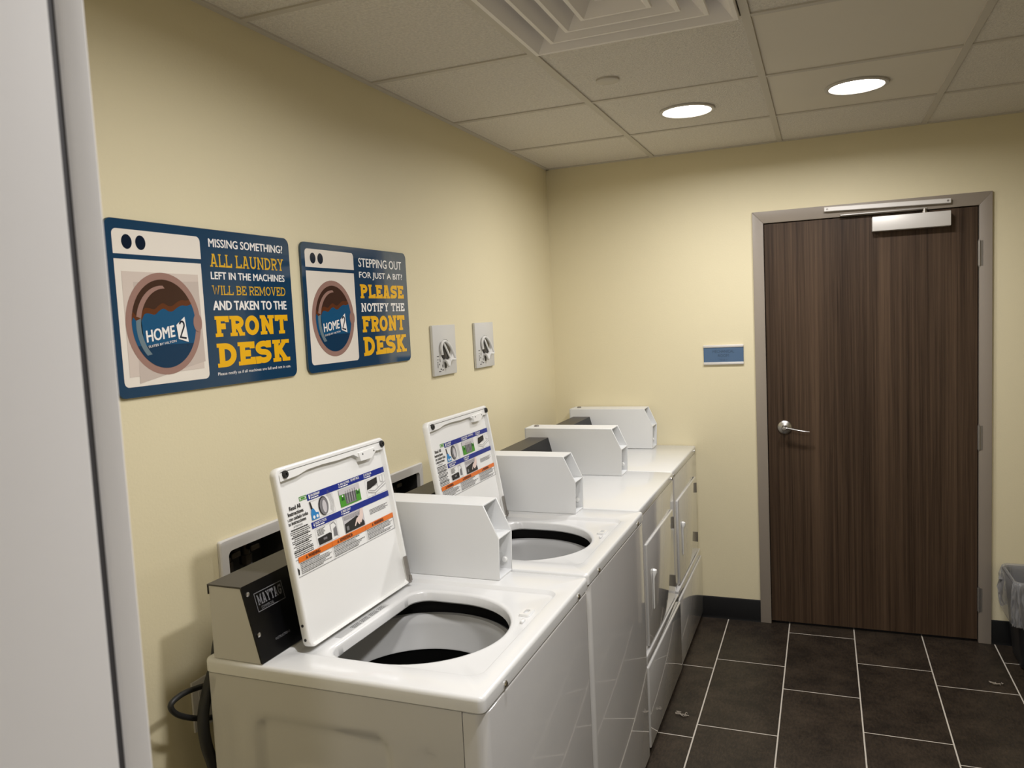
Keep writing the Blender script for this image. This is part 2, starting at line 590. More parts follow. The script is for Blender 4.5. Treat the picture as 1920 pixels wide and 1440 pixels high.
def put_slab(mb, s, x0, x1, y0, y1, f, t=0.2, ts=None, gap=0.08, space=0.4):
    ts = ts or t * 0.85
    x = 0
    items = []
    for ch in s:
        if ch == ' ':
            x += space
            continue
        W, st, se = slab_glyph(ch, t)
        items.append((x, st, se))
        x += W + gap
    tot = x - gap
    g = lambda u, v: f(x0 + u / tot * (x1 - x0), y0 + min(1, max(0, v)) * (y1 - y0))
    for ox, st, se in items:
        for q in st:
            stroke(mb, [(px + ox, min(1, max(0, py))) for px, py in q], t, g)
        for a, b_, y in se:
            ya, yb = (0, ts) if y == 0 else (1 - ts, 1)
            mb.faces([g(a + ox, ya), g(b_ + ox, ya), g(b_ + ox, yb), g(a + ox, yb)], [[0, 1, 2, 3]])


# ------------------------------------------------------------------ room shell
XR = 3.6           # right wall
YF = -3.538         # front wall, room face
YB = -5.4           # hall end

# floor: stone tiles over a grout bed (one mesh, each column with its own joint offset)
fl = MB()
fl.mi = 1
fl.faces([(-0.15, 0.1, -0.0004), (3.7, 0.1, -0.0004), (3.7, YB - .1, -0.0004), (-0.15, YB - .1, -0.0004)], [[0, 1, 2, 3]])
fl.mi = 0
tw, tl, lx = 0.2955, 0.6011, 0.8882
offs = {-1: 0.5963, 0: 0.497, 1: 0.1105, 2: 0.3803, 3: 0.513, -2: 0.22, -3: 0.41, -4: 0.05, 4: 0.21, 5: 0.44, 6: 0.1, 7: 0.3, 8: 0.52, 9: 0.17}
g = 0.0027
tones = []
for c, o in offs.items():
    xa, xb = max(-0.15, lx + c * tw) + g, min(3.7, lx + (c + 1) * tw) - g
    if xb <= xa:
        continue
    y = -o + tl
    while y > YB - .1:
        ya, yb = min(0.1, y) - g, max(YB - .1, y - tl) + g
        if ya > yb:
            fl.faces([(xa, yb, 0), (xb, yb, 0), (xb, ya, 0), (xa, ya, 0), (xa, yb, -.0008), (xb, yb, -.0008), (xb, ya, -.0008), (xa, ya, -.0008)],
                     [[0, 1, 2, 3], [0, 4, 5, 1], [1, 5, 6, 2], [2, 6, 7, 3], [3, 7, 4, 0]])
            tones.append(random.uniform(-0.05, 0.05))
        y -= tl
floor = structure('floor', fl, ['stone', 'grout'], smooth=0, recalc=False)
a_ = floor.data.attributes.new('tone', 'FLOAT', 'FACE')
vals = [0.0] * len(floor.data.polygons)
for i, t_ in enumerate(tones):
    for k in range(5):
        vals[1 + i * 5 + k] = t_
a_.data.foreach_set('value', vals)

# ceiling: lay-in tiles
ce = MB()
x = CX1 - 2 * TILE
while x < XR:
    y = CY1 + TILE
    while y > YB:
        xa, xb, ya, yb = max(0, x) if x + TILE > 0 else None, min(XR, x + TILE), max(YB, y - TILE), min(0, y)
        if xa is not None and xb > xa and yb > ya:
            is_vent = abs(x - CX1) < .01 and abs(y - (CY1 - 2 * TILE)) < .01
            if not is_vent:
                col = round((x - CX1) / TILE); row = round((CY1 - y) / TILE)
                ce.mi = 1 if (col == 1 and row in (0, 1)) else 0
                ce.faces([(xa, ya, H + .004), (xb, ya, H + .004), (xb, yb, H + .004), (xa, yb, H + .004)], [[0, 3, 2, 1]])
        y -= TILE
    x += TILE
ce.mi = 0
ce.faces([(-.2, YB - .2, H + .32), (XR + .2, YB - .2, H + .32), (XR + .2, .2, H + .32), (-.2, .2, H + .32)], [[0, 3, 2, 1]])
structure('ceiling', ce, ['tile', 'tile_smooth'], smooth=0, recalc=False)

gr = MB()
bw = 0.0115
x = CX1 - TILE
while x < XR:
    if x > 0.05:
        gr.box(x - bw, x + bw, YB, 0, H - .0015, H + .02)
    x += TILE
y = CY1
while y > YB:
    gr.box(0, XR, y - bw * .9, y + bw * .9, H - .0005, H + .02)
    y -= TILE
for (x0, x1, y0, y1) in ((0, .02, YB, 0), (0, XR, -.02, 0), (XR - .02, XR, YB, 0)):
    gr.box(x0, x1, y0, y1, H - .001, H + .02)
structure('trim_1', gr, 'tbar', smooth=0)

# walls
BOXES = [(-2.585, -2.305, .86, 1.092), (-1.845, -1.559, .86, 1.092)]     # recessed outlet boxes
wl = MB()
def wall_left_face(y0, y1, z0, z1):
    wl.faces([(0, y0, z0), (0, y1, z0), (0, y1, z1), (0, y0, z1)], [[0, 1, 2, 3]])
ys = [YB] + [v for b_ in BOXES for v in (b_[0] + .02, b_[1] - .02)] + [0.0]
for i in range(0, len(ys) - 1):
    if i % 2 == 0:
        wall_left_face(ys[i], ys[i + 1], 0, H + .3)
    else:
        wall_left_face(ys[i], ys[i + 1], 0, .88); wall_left_face(ys[i], ys[i + 1], 1.072, H + .3)
wl.faces([(-.12, YB, 0), (-.12, 0, 0), (-.12, 0, H + .3), (-.12, YB, H + .3)], [[0, 1, 2, 3]])
structure('wall_left', wl, 'wall', smooth=0, recalc=False)
DX0, DX1, DZ = 1.0975, 2.0065, 1.992
wb = MB()
wb.box(-.12, DX0 - .03, 0, .12, 0, H + .3)
wb.box(DX1 + .03, XR + .12, 0, .12, 0, H + .3)
wb.box(DX0 - .03, DX1 + .03, 0, .12, DZ + .03, H + .3)
structure('wall_back', wb, 'wall', smooth=0)
wr = MB(); wr.box(XR, XR + .12, YB, 0, 0, H + .3)
structure('wall_right', wr, 'wall', smooth=0)
# front wall with the entrance the photographer stands in
JX0, JX1, JZ = 0.80, 1.86, 2.1
wf = MB()
wf.box(0, JX0 - .02, YF - .15, YF - .005, 0, H + .3)
wf.box(JX1 + .02, XR, YF - .15, YF - .005, 0, H + .3)
wf.box(JX0 - .02, JX1 + .02, YF - .15, YF - .005, JZ + .02, H + .3)
structure('wall_front', wf, 'wall', smooth=0)
we = MB(); we.box(-.12, XR + .12, YB - .1, YB, 0, H + .3)
structure('wall_hall', we, 'hall', smooth=0)
# entrance frame: flat reveal, groove with a dark strip, rounded lip on the room side
ej = MB()
def jamb(px, sx, w0):
    prof = [(w0, YF + .012), (w0 + .045, YF + .012), (w0 + .0475, YF + .011), (w0 + .05, YF + .008), (w0 + .05, YF - .0105), (w0 + .0485, YF - .0135), (w0 + .046, YF - .0150),
            (w0 + .042, YF - .0150), (w0 + .042, YF - .021), (w0 + .046, YF - .0215), (w0 + .0485, YF - .0235), (w0 + .050, YF - .027), (w0 + .050, YF - .175), (w0, YF - .175)]
    return [(px + sx * (q - w0 - .05), yy) for q, yy in prof]
for px, sx in ((JX0, 1), (JX1, -1)):
    ej.prism(jamb(px, sx, 0), lambda u, v: (u, v, 0), lambda u, v: (u, v, JZ))
ej.box(JX0 - .05, JX1 + .05, YF - .175, YF + .012, JZ, JZ + .05)
entrance = structure('trim_2', ej, 'jamb', smooth=30)
gk = MB()
gk.box(JX0 - .0095, JX0 - .0045, YF - .0225, YF - .0145, 0, JZ)  # dark strip running along the groove
gk.build('groove_strip', 'groove_strip', entrance)
# baseboards
for nm, a in (('baseboard_back', [(0, DX0 - .05), (DX1 + .05, XR)]),):
    mb = MB()
    for x0, x1 in a:
        mb.prism([(0, 0), (-.012, 0), (-.008, .012), (-.007, .106), (-.004, .111), (0, .111)], lambda u, v, x0=x0: (x0, u, v), lambda u, v, x1=x1: (x1, u, v))
    structure(nm, mb, 'base')
mb = MB(); mb.box(0, .008, YF, 0, 0, .111, .002); structure('baseboard_left', mb, 'base')
mb = MB(); mb.box(XR - .008, XR, YF, 0, 0, .111, .002); structure('baseboard_right', mb, 'base')

# ------------------------------------------------------------------ door in the back wall
dr = MB(); dr.box(DX0 + .003, DX1 - .004, -.002, .040, .012, DZ - .003, .0015, 1)
door = structure('door_1', dr, 'walnut')
fw_ = 0.0505
df = MB()
def frame_profile(x_in, x_out):
    return None
# mitred face members with a returned inner edge
yo = -.014
for (A, B, Cc, D) in (((DX0 - fw_, 0), (DX0, 0), (DX0, DZ), (DX0 - fw_, DZ + .0565)),
                      ((DX1, 0), (DX1 + fw_, 0), (DX1 + fw_, DZ + .0565), (DX1, DZ)),
                      ((DX0, DZ), (DX1, DZ), (DX1 + fw_, DZ + .0565), (DX0 - fw_, DZ + .0565))):
    cx = sum(q[0] for q in (A, B, Cc, D)) / 4; cz = sum(q[1] for q in (A, B, Cc, D)) / 4
    sh = lambda q, e=.0007: (q[0] + (cx - q[0]) * 0, q[1])
    poly = [A, B, Cc, D]
    t = bmesh.new()
    vs = [t.verts.new((q[0], yo, q[1])) for q in poly] + [t.verts.new((q[0], .10, q[1])) for q in poly]
    for f in ([0, 1, 2, 3], [7, 6, 5, 4], [0, 4, 5, 1], [1, 5, 6, 2], [2, 6, 7, 3], [3, 7, 4, 0]):
        t.faces.new([vs[i] for i in f])
    bmesh.ops.bevel(t, geom=[e for e in t.edges if all(abs(v.co.y - yo) < 1e-6 for v in e.verts)], offset=.0016, segments=2, profile=.5, affect='EDGES')
    df.join(t)
df.box(DX0, DX0 + .014, .043, .10, 0, DZ)
df.box(DX1 - .014, DX1, .043, .10, 0, DZ)
df.box(DX0, DX1, .043, .10, DZ - .014, DZ)
tag(df.build('door_frame', 'frame', door), 'taupe painted metal door frame with mitred corners')
for z in (1.782, .957, .205):
    hb = MB()
    x = DX1 + .001
    hb.cyl(.0075, z - .055, z + .055, (x, -.010, 0), n=14)
    hb.cyl(.0045, z + .055, z + .062, (x, -.010, 0), n=12)
    hb.cyl(.0045, z - .062, z - .055, (x, -.010, 0), n=12)
    for k in (-.022, .0, .022):
        hb.cyl(.0079, z + k - .0012, z + k + .0012, (x, -.010, 0), n=14)
    hb.box(x, x + .012, -.0155, -.0135, z - .055, z + .055)
    tag(hb.build('hinge', 'hinge', door), 'dull metal butt hinge on the right edge of the door')
# lever handle
lv = MB()
hx, hz = 1.178, .998
lv.lathe([(.034, -.002), (.034, -.006), (.032, -.009), (.024, -.013), (.014, -.016), (.0125, -.020), (.0115, -.052), (.009, -.056), (0.001, -.057)], (hx, 0, hz), 'Y', 32, True, True)
pts = catmull([(hx, -.047, hz + .002), (hx + .02, -.050, hz + .001), (hx + .055, -.054, hz - .006), (hx + .09, -.053, hz - .012), (hx + .115, -.050, hz - .015)], 5)
L = []
for i, p_ in enumerate(pts):
    k = i / (len(pts) - 1)
    a, c = .0085 - .003 * k, .0055 - .0028 * k
    L.append([(p_.x, p_.y + a * math.cos(q), p_.z + c * math.sin(q)) for q in [2 * PI * j / 12 for j in range(12)]])
lv.loops(L, True, True, True)
tag(lv.build('lever_handle', 'satin', door), 'brushed metal lever handle on a round rose')
# closer: body on the leaf, slide track on the frame head, arm between
cl = MB(); cl.box(1.575, 1.892, -.052, -.002, 1.910, 1.976, .003, 2)
closer = tag(cl.build('door_closer', 'alu', door), 'silver door closer body')
tk = MB()
tk.box(-.262, .262, -.034, -.014, -.0105, .0105, .002, 1, Matrix.Translation((1.633, 0, 2.0255)) @ Matrix.Rotation(math.radians(1.1), 4, 'Y'))
track = tk.build('track', 'alu', closer)
ar = MB()
ar.cyl(.012, 1.976, 1.984, (1.79, -.028, 0), n=20); ar.cyl(.008, 1.984, 1.996, (1.79, -.028, 0), n=16)
ar.box(1.44, 1.80, -.036, -.022, 1.994, 2.001, .0015, 1, Matrix.Translation((0, 0, 0)))
ar.build('arm', 'satin', closer)
for xx, zz in ((1.385, 2.0305), (1.882, 2.0208)):
    MB().cyl(.0045, -.034, -.0352, (xx, 0, zz), 'Y', 12).build('screw', 'hinge', closer)

# ------------------------------------------------------------------ room sign beside the door
rs = thing('room_sign', 'small blue room sign with silver top and bottom rails beside the door', 'sign', (.895, -.001, 1.3625))
a = MB(); a.box(-.097, .097, -.006, 0, -.040, .040, .001, 1); a.build('panel', 'id_blue', rs)
for z in (.043, -.043):
    a = MB(); a.box(-.098, .098, -.0095, 0, z - .0065, z + .0065, .002, 2)
    tag(a.build('rail', 'alu', rs), 'silver rail')
a = MB()
a.step = Vector((0, -.00004, 0))
put_text(a, 'MECHANICAL', -.052, .052, .010, .024, lambda u, v: (u, -.0066, v))
put_text(a, 'ROOM', -.026, .026, -.011, .003, lambda u, v: (u, -.0066, v))
for i in range(9):
    for j in range(3):
        if random.random() < .55:
            a.cyl(.0011, -.006, -.0068, (-.020 + i * .005, 0, -.022 - j * .003), 'Y', 6)
tag(a.build('lettering', 'id_ink', rs), 'raised tone-on-tone letters')

# ------------------------------------------------------------------ ceiling fixtures
def downlight(x, y, label, watts):
    t = thing('downlight', label, 'ceiling light', (x, y, H), 'recessed ceiling downlights')
    a = MB()
    a.lathe([(.108, .003), (.107, -.003), (.101, -.005), (.094, -.003), (.092, .002), (.090, .004)], n=48)
    a.build('trim_ring', 'trimring', t)
    a = MB()
    a.lathe([(.0005, -.001), (.06, -.0005), (.091, .001)], n=48, cap0=True)
    a.build('lens', 'lens', t)
    lamp(t, x, y, -.008, watts)
    return t

downlight(.876, -.835, 'round lit ceiling downlight nearer the left wall, above the dryers', POWER['far'])
downlight(1.485, -.845, 'round lit ceiling downlight in the smooth tile in front of the door', POWER['far'])
downlight(1.485, -2.677, 'round ceiling downlight right of the washers, near the entrance', POWER['near'])
downlight(.876, -2.677, 'round ceiling downlight straight above the nearest washer', POWER['near'] * .45)
downlight(1.55, -5.0, 'round ceiling downlight in the hall behind the entrance', POWER['hall'])

sp = MB(); sp.lathe([(.039, .004), (.039, -.002), (.036, -.004), (.0005, -.0045)], n=36, cap1=True)
tag(sp.build('sprinkler_cover', 'tbar', loc=(.702, -1.392, H)), 'round flat cover disc on the ceiling between vent and downlight', 'sprinkler cover')

vt = thing('air_vent', 'square white louvred air vent set in the ceiling grid', 'air vent', (CX1 + TILE / 2, CY1 - 2.5 * TILE, H))
def square_ring(mb, prof):
    mb.loops([[(h, h, z), (-h, h, z), (-h, -h, z), (h, -h, z)] for h, z in prof], True)
a = MB()
square_ring(a, [(.2895, .010), (.2895, -.010), (.287, -.0125), (.276, -.0125), (.272, -.008), (.232, .040), (.228, .05), (.240, .05), (.262, .10)])
a.build('frame', 'vent', vt, smooth=20)
for k, (ho, hi) in enumerate(((.218, .166), (.154, .102), (.092, .044))):
    a = MB()
    square_ring(a, [(ho, .002), (ho + .003, -.006), (ho + .001, -.010), (ho - .010, -.011), (ho - .014, -.006), (hi, .040), (hi - .003, .05), (hi + .006, .052), (hi + .010, .044), (ho, .002)])
    a.build('louvre', 'vent', vt, smooth=20)
a = MB()
square_ring(a, [(.262, .10), (.0001, .10)])
a.build('duct_plate', 'vent', vt, smooth=20)
a = MB(); a.box(-.04, .04, -.04, .04, .01, .02, .004, 2); a.build('core_plate', 'vent', vt)

# ------------------------------------------------------------------ big laundry signs on the left wall
SW, SH = .595, .376
OUT = .006
def washer_print(mb, small, mats):
    idx = {k: i for i, k in enumerate(mats)}
    lay = [0]
    def L(mat_, poly):
        mb.mi = idx[mat_]
        lay[0] += 1
        d = OUT + .00012 * lay[0]
        mb.flat(poly, lambda u, v: (d, u, v))
    def T(fn, mat_, *a, **k):
        mb.mi = idx[mat_]
        lay[0] += 1
        d = OUT + .00012 * lay[0]
        fn(mb, *a, f=lambda u, v: (d, u, v), **k)
    # printed washer: top panel, body
    top = [q for q in rrect(.018, .264, .290, .355, .012)]
    top = [(u, max(v, .303)) for u, v in top]
    body = [(u, min(v, .2925)) for u, v in rrect(.018, .262, .023, .310, .012)]
    L('p_white', top); L('p_white', body)
    for u in (.0545, .0905):
        L('p_navy', ellipse(u, .329, .0135, .0155, 24))
    if not small:
        L('p_beige', [(.034, .267), (.249, .266), (.247, .048), (.033, .044)])
        L('p_beige2', [(.062, .245), (.248, .25), (.252, .064), (.058, .029)])
    cx, cy = .1395, .1545
    rx, ry = (.106, .1125) if not small else (.1075, .1125)
    L('p_taupe', ellipse(cx, cy, rx, ry, 56))
    L('p_brown', ellipse(cx, cy, .0905, .0975, 56))
    # blue water with a scalloped top
    ex, ey = .0905, .0975
    waves = [(.054, .170), (.066, .158), (.075, .163), (.084, .176), (.095, .178), (.112, .175), (.125, .183), (.138, .188), (.152, .182), (.163, .182), (.178, .190), (.192, .195), (.206, .194), (.221, .198)]
    wv = [tuple(v)[:2] for v in catmull([(u, v, 0) for u, v in waves], 4)]
    edge = lambda lst, dv: [(min(max(u, cx - ex * math.sqrt(max(0, 1 - ((v + dv - cy) / ey) ** 2))), cx + ex * math.sqrt(max(0, 1 - ((v + dv - cy) / ey) ** 2))), v + dv) for u, v in lst]
    def fill(dv, m_):
        tp = edge(wv, dv)
        a1 = math.degrees(math.atan2((tp[-1][1] - cy) / ey, (tp[-1][0] - cx) / ex))
        a0 = math.degrees(math.atan2((tp[0][1] - cy) / ey, (tp[0][0] - cx) / ex))
        bot = [(cx + ex * math.cos(math.radians(q)), cy + ey * math.sin(math.radians(q))) for q in [a1 - (a1 + 360 - a0 if a0 > a1 else a1 - a0) * i / 40 for i in range(1, 40)]]
        L(m_, tp + bot)
    fill(.012, 'p_rust')
    fill(0, 'p_water')
    L('p_water2', [(cx + ex * math.cos(math.radians(q)), cy + ey * math.sin(math.radians(q))) for q in range(208, 333, 4)])
    # highlight crescent
    out_ = [(cx - .002 + .078 * math.cos(math.radians(q)), cy - .004 + .088 * math.sin(math.radians(q))) for q in range(88, 232, 6)]
    in_ = [(cx + .006 + .073 * math.cos(math.radians(q)), cy - .004 + .082 * math.sin(math.radians(q))) for q in range(228, 88, -6)]
    up_ = [q for q in out_ if q[1] > .165] + [q for q in in_ if q[1] > .165]
    dn_ = [q for q in out_ if q[1] <= .169] + [q for q in in_ if q[1] <= .169]
    L('p_taupe', up_)
    L('p_hi', dn_)
    # door catch
    L('p_taupe', ellipse(.236, .155, .0135, .021, 24))
    # house-style logo: white word, flag with a dark numeral, small line below
    ang = math.atan2(.0105, .083)
    def rot(u, v, o=(.085, .1145)):
        return (o[0] + u * math.cos(ang) - v * math.sin(ang) * .4, o[1] + u * math.sin(ang) + v * math.cos(ang))
    mb.mi = idx['p_text']; lay[0] += 1; d = OUT + .00012 * lay[0]
    mb.step = Vector((.00003, 0, 0))
    put_text(mb, 'HOME', 0, .080, .001, .0265, lambda u, v: (d,) + rot(u, v), bold=.0009)
    put_text(mb, 'SUITES BY HILTON', .002, .082, -.0115, -.0065, lambda u, v: (d,) + rot(u, v), bold=.0001)
    lay[0] += 3
    L('p_text', [(.1695, .151), (.1955, .1695), (.2025, .1115), (.1735, .1195)])
    two = arc(.1855, .1505, .0065, .0085, 165, -20, 10) + [(.1788, .1235), (.1965, .1205)]
    mb.mi = idx['p_navy']; lay[0] += 4; d = OUT + .00012 * lay[0]
    stroke(mb, two, .0042, lambda u, v: (d, u, v))
    put_text(mb, '®', .197, .200, .103, .106, lambda u, v: (d, u, v))
    return OUT + .00012 * (lay[0] + 1)


M['p_hi'] = mat('sign pale highlight', srgb(112, 130, 138), 0.12)
PM = ['p_white', 'p_navy', 'p_beige', 'p_beige2', 'p_taupe', 'p_brown', 'p_rust', 'p_water', 'p_water2', 'p_hi', 'p_text']


def wall_sign(y0, label, small):
    t = thing('laundry_sign', label, 'sign', (.001, y0, 1.4645), 'blue laundry signs on the left wall')
    a = MB()
    sh = SH if not small else .3735
    outer = rrect(0, SW, 0, sh, .020, 8)
    inner = rrect(.001, SW - .001, .001, sh - .001, .019, 8)
    a.mi = 1
    a.loops([[(0, u, v) for u, v in outer], [(OUT - .001, u, v) for u, v in outer], [(OUT, u, v) for u, v in inner]], True, True, False)
    a.mi = 0
    a.faces([(OUT, u, v) for u, v in inner], [list(range(len(inner)))])
    a.build('panel', ['sign_blue', 'sign_edge'], t, smooth=50)
    a = MB()
    washer_print(a, small, PM)
    tag(a.build('washer_picture', PM, t, smooth=0, recalc=False), 'printed picture of a white front-loading washer')
    d = OUT + .0003
    f = lambda u, v: (d, u, v)
    x0, x1 = .292, .566
    def line(mat_, fn, *args):
        a = MB()
        a.step = Vector((.00004, 0, 0))
        fn(a, *args)
        tag(a.build('lettering', mat_, t, smooth=0, recalc=False), ('white' if mat_ == 'p_text' else 'yellow') + ' lettering line')
    if not small:
        line('p_text', put_text, 'MISSING SOMETHING?', x0, x1, .334, .3535, f, .0007)
        line('p_gold', put_slab, 'ALL LAUNDRY', x0, x1, .287, .318, f, .155, .10)
        line('p_text', put_text, 'LEFT IN THE MACHINES', x0, x1, .2575, .275, f, .0007)
        line('p_gold', put_slab, 'WILL BE REMOVED', x0, x1, .220, .2425, f, .135, .09)
        line('p_text', put_text, 'AND TAKEN TO THE', x0, x1, .1835, .2055, f, .0012)
        line('p_yellow', put_slab, 'FRONT', x0, x1, .119, .169, f, .25, .17)
        line('p_yellow', put_slab, 'DESK', x0, x1, .045, .103, f, .25, .17)
        line('p_text', put_text, 'Please notify us if all machines are full and not in use.', .290, .567, .024, .0335, f, .0001)
    else:
        line('p_text', put_text, 'STEPPING OUT', x0, x1 - .005, .3145, .342, f, .0007)
        line('p_text', put_text, 'FOR JUST A BIT?', x0, x1 - .004, .2745, .299, f, .0007)
        line('p_yellow', put_slab, 'PLEASE', x0, x1 - .002, .216, .260, f, .25, .15)
        line('p_text', put_slab, 'NOTIFY THE', x0, x1 - .001, .173, .2005, f, .20, .12)
        line('p_yellow', put_slab, 'FRONT', x0, x1 - .005, .108, .159, f, .25, .17)
        line('p_yellow', put_slab, 'DESK', x0, x1 - .001, .033, .093, f, .25, .17)
    return t


wall_sign(-2.833, 'blue wall sign reading MISSING SOMETHING, the one nearer the entrance', False)
wall_sign(-2.187, 'blue wall sign reading STEPPING OUT FOR JUST A BIT, beside the dial switches', True)

# ------------------------------------------------------------------ dial switches on the left wall
def dial_switch():
    t = thing('dial_switch', 'pale square wall plate with a lever dial, next to the blue sign', 'switch', (.0005, -1.4305, 1.391), 'dial switches on the left wall')
    a = MB(); a.box(0, .012, 0, .194, 0, .191, .003, 2); a.build('wall_plate', 'plate', t)
    a = MB()
    a.lathe([(.040, .012), (.040, .0145), (.037, .016)], (0, .097, .0955), 'X', 36, False, True)
    tag(a.build('dial', 'knob_dark', t), 'dark round dial')
    a = MB()
    # white lever: open loop standing off the dial, pointing down and to the right
    lp = catmull([(.020, .056, .078), (.019, .052, .105), (.021, .060, .124), (.024, .080, .129), (.026, .112, .110), (.026, .133, .086), (.026, .152, .062), (.026, .146, .055), (.026, .116, .057), (.025, .106, .046), (.024, .098, .034), (.022, .086, .050), (.020, .076, .058)], 5)
    a.tube(lp, .0052, 8)
    a.prism([(.076, .060), (.098, .036), (.112, .056), (.150, .058), (.138, .080), (.124, .100), (.130, .078), (.118, .064), (.10, .056)], lambda u, v: (.020, u, v), lambda u, v: (.0255, u, v))
    a.box(.0155, .022, -.005, .005, -.038, .038, .002, 1, Matrix.Translation((0, .098, .094)) @ Matrix.Rotation(math.radians(40), 4, 'X'))
    a.build('lever', 'knob_white', t)
    a = MB()
    f = lambda u, v: (.0123, u, v)
    rnd = random.Random(3)
    for (u, v, w_, h_) in ((.050, .022, .010, .004), (.028, .030, .004, .018), (.040, .040, .006, .006), (.026, .050, .008, .003), (.046, .052, .005, .012), (.024, .072, .016, .003), (.026, .060, .010, .002), (.085, .026, .018, .022), (.064, .018, .012, .004), (.066, .030, .006, .010), (.034, .014, .020, .003)):
        a.flat([(u, v), (u + w_, v), (u + w_, v + h_), (u, v + h_)], f)
    tag(a.build('printed_marks', 's_ink', t, smooth=0, recalc=False), 'small black printed marks')
    return t
s1 = dial_switch()
dup(s1, (.0005, -1.0475, 1.392), 'pale square wall plate with a lever dial, nearest the room corner')

# ------------------------------------------------------------------ washer
def radial(poly, c, angs):
    """Distance from c to the outline poly along each angle."""
    P = [Vector((p[0] - c[0], p[1] - c[1])) for p in poly]
    out = []
    for a in angs:
        d = Vector((math.cos(a), math.sin(a)))
        best = 0
        for i in range(len(P)):
            p, q = P[i], P[(i + 1) % len(P)]
            e = q - p
            den = d.x * e.y - d.y * e.x
            if abs(den) < 1e-12:
                continue
            t = (p.x * e.y - p.y * e.x) / den
            s_ = (p.x * d.y - p.y * d.x) / den
            if t > 0 and -1e-6 <= s_ <= 1 + 1e-6:
                best = max(best, t)
        out.append(best)
    return out


WW, WB, WF, WT = .695, .115, .772, .900      # washer width, back x, front x, deck height


def emboss_panel(mb, x0, x1, z0, z1, y, fn, nx, nz, sgn):
    vs = []
    for j in range(nz + 1):
        for i in range(nx + 1):
            X = x0 + (x1 - x0) * i / nx; Z = z0 + (z1 - z0) * j / nz
            vs.append((X, y + sgn * fn(X, Z), Z))
    fs = [[j * (nx + 1) + i, j * (nx + 1) + i + 1, (j + 1) * (nx + 1) + i + 1, (j + 1) * (nx + 1) + i] for j in range(nz) for i in range(nx)]
    mb.faces(vs, fs)


def sstep(a, b_, x):
    t = min(1, max(0, (x - a) / (b_ - a)))
    return t * t * (3 - 2 * t)


def side_emboss(X, Z):
    def sd(cx, cz, hx, hz, r):
        qx, qz = abs(X - cx) - hx + r, abs(Z - cz) - hz + r
        return math.hypot(max(qx, 0), max(qz, 0)) + min(max(qx, qz), 0) - r
    d = sd(.40, .45, .165, .34, .04)
    e = .0095 * (1 - sstep(-.016, .004, d))
    d2 = sd(.38, .42, .085, .27, .05)
    e -= .0095 * (1 - sstep(-.02, .004, d2))
    d3 = sd(.18, .45, .022, .35, .02)
    e += .0025 * (1 - sstep(-.012, .004, d3))
    d4 = sd(.645, .45, .022, .33, .02)
    e += .0025 * (1 - sstep(-.012, .004, d4))
    return e


def coin_box(parent, y0, y1, zb):
    """Open-fronted sheet-metal meter housing: two side plates, top, back, shelf and recessed panels."""
    prof = [(.118, zb), (.552, zb), (.556, zb + .113), (.515, zb + .203), (.118, zb + .203)]
    a = MB()
    th = .004
    for ya, yb in ((y0, y0 + th), (y1 - th, y1)):
        t = bmesh.new()
        n = len(prof)
        v0 = [t.verts.new((x, ya, z)) for x, z in prof]; v1 = [t.verts.new((x, yb, z)) for x, z in prof]
        t.faces.new(v0); t.faces.new(v1[::-1])
        for i in range(n):
            t.faces.new((v0[i], v1[i], v1[(i + 1) % n], v0[(i + 1) % n]))
        bmesh.ops.bevel(t, geom=list(t.edges), offset=.0012, segments=1, affect='EDGES')
        a.join(t)
    a.box(.118, .515, y0 + .0005, y1 - .0005, zb + .198, zb + .203, .0012, 1)         # top
    a.box(.118, .122, y0, y1, zb, zb + .203)                                           # back
    a.box(.43, .5535, y0 + .001, y1 - .001, zb + .109, zb + .1135, .0012, 1)          # shelf
    a.box(.118, .552, y0 + .001, y1 - .001, zb, zb + .004)                            # bottom
    a.box(.475, .479, y0 + .001, y1 - .001, zb, zb + .110)                            # lower recessed panel
    a.box(.415, .419, y0 + .001, y1 - .001, zb + .110, zb + .20)                      # upper recessed panel
    ob = tag(a.build('coin_box', 'coin', parent), 'white open-fronted coin meter housing')
    a = MB()
    a.lathe([(.0085, .0), (.0085, -.003), (.006, -.0055), (.0005, -.006)], (.532, y1 - th, zb + .030), 'Y', 18, True, True)
    a.build('lock_button', 'lid', ob)
    a = MB()
    a.lathe([(.011, 0), (.011, .004), (.009, .006), (.0005, .006)], (.155, (y0 + y1) / 2, zb + .203), 'Z', 18, True, True)
    a.build('key_lock', 'hinge', ob)
    return ob


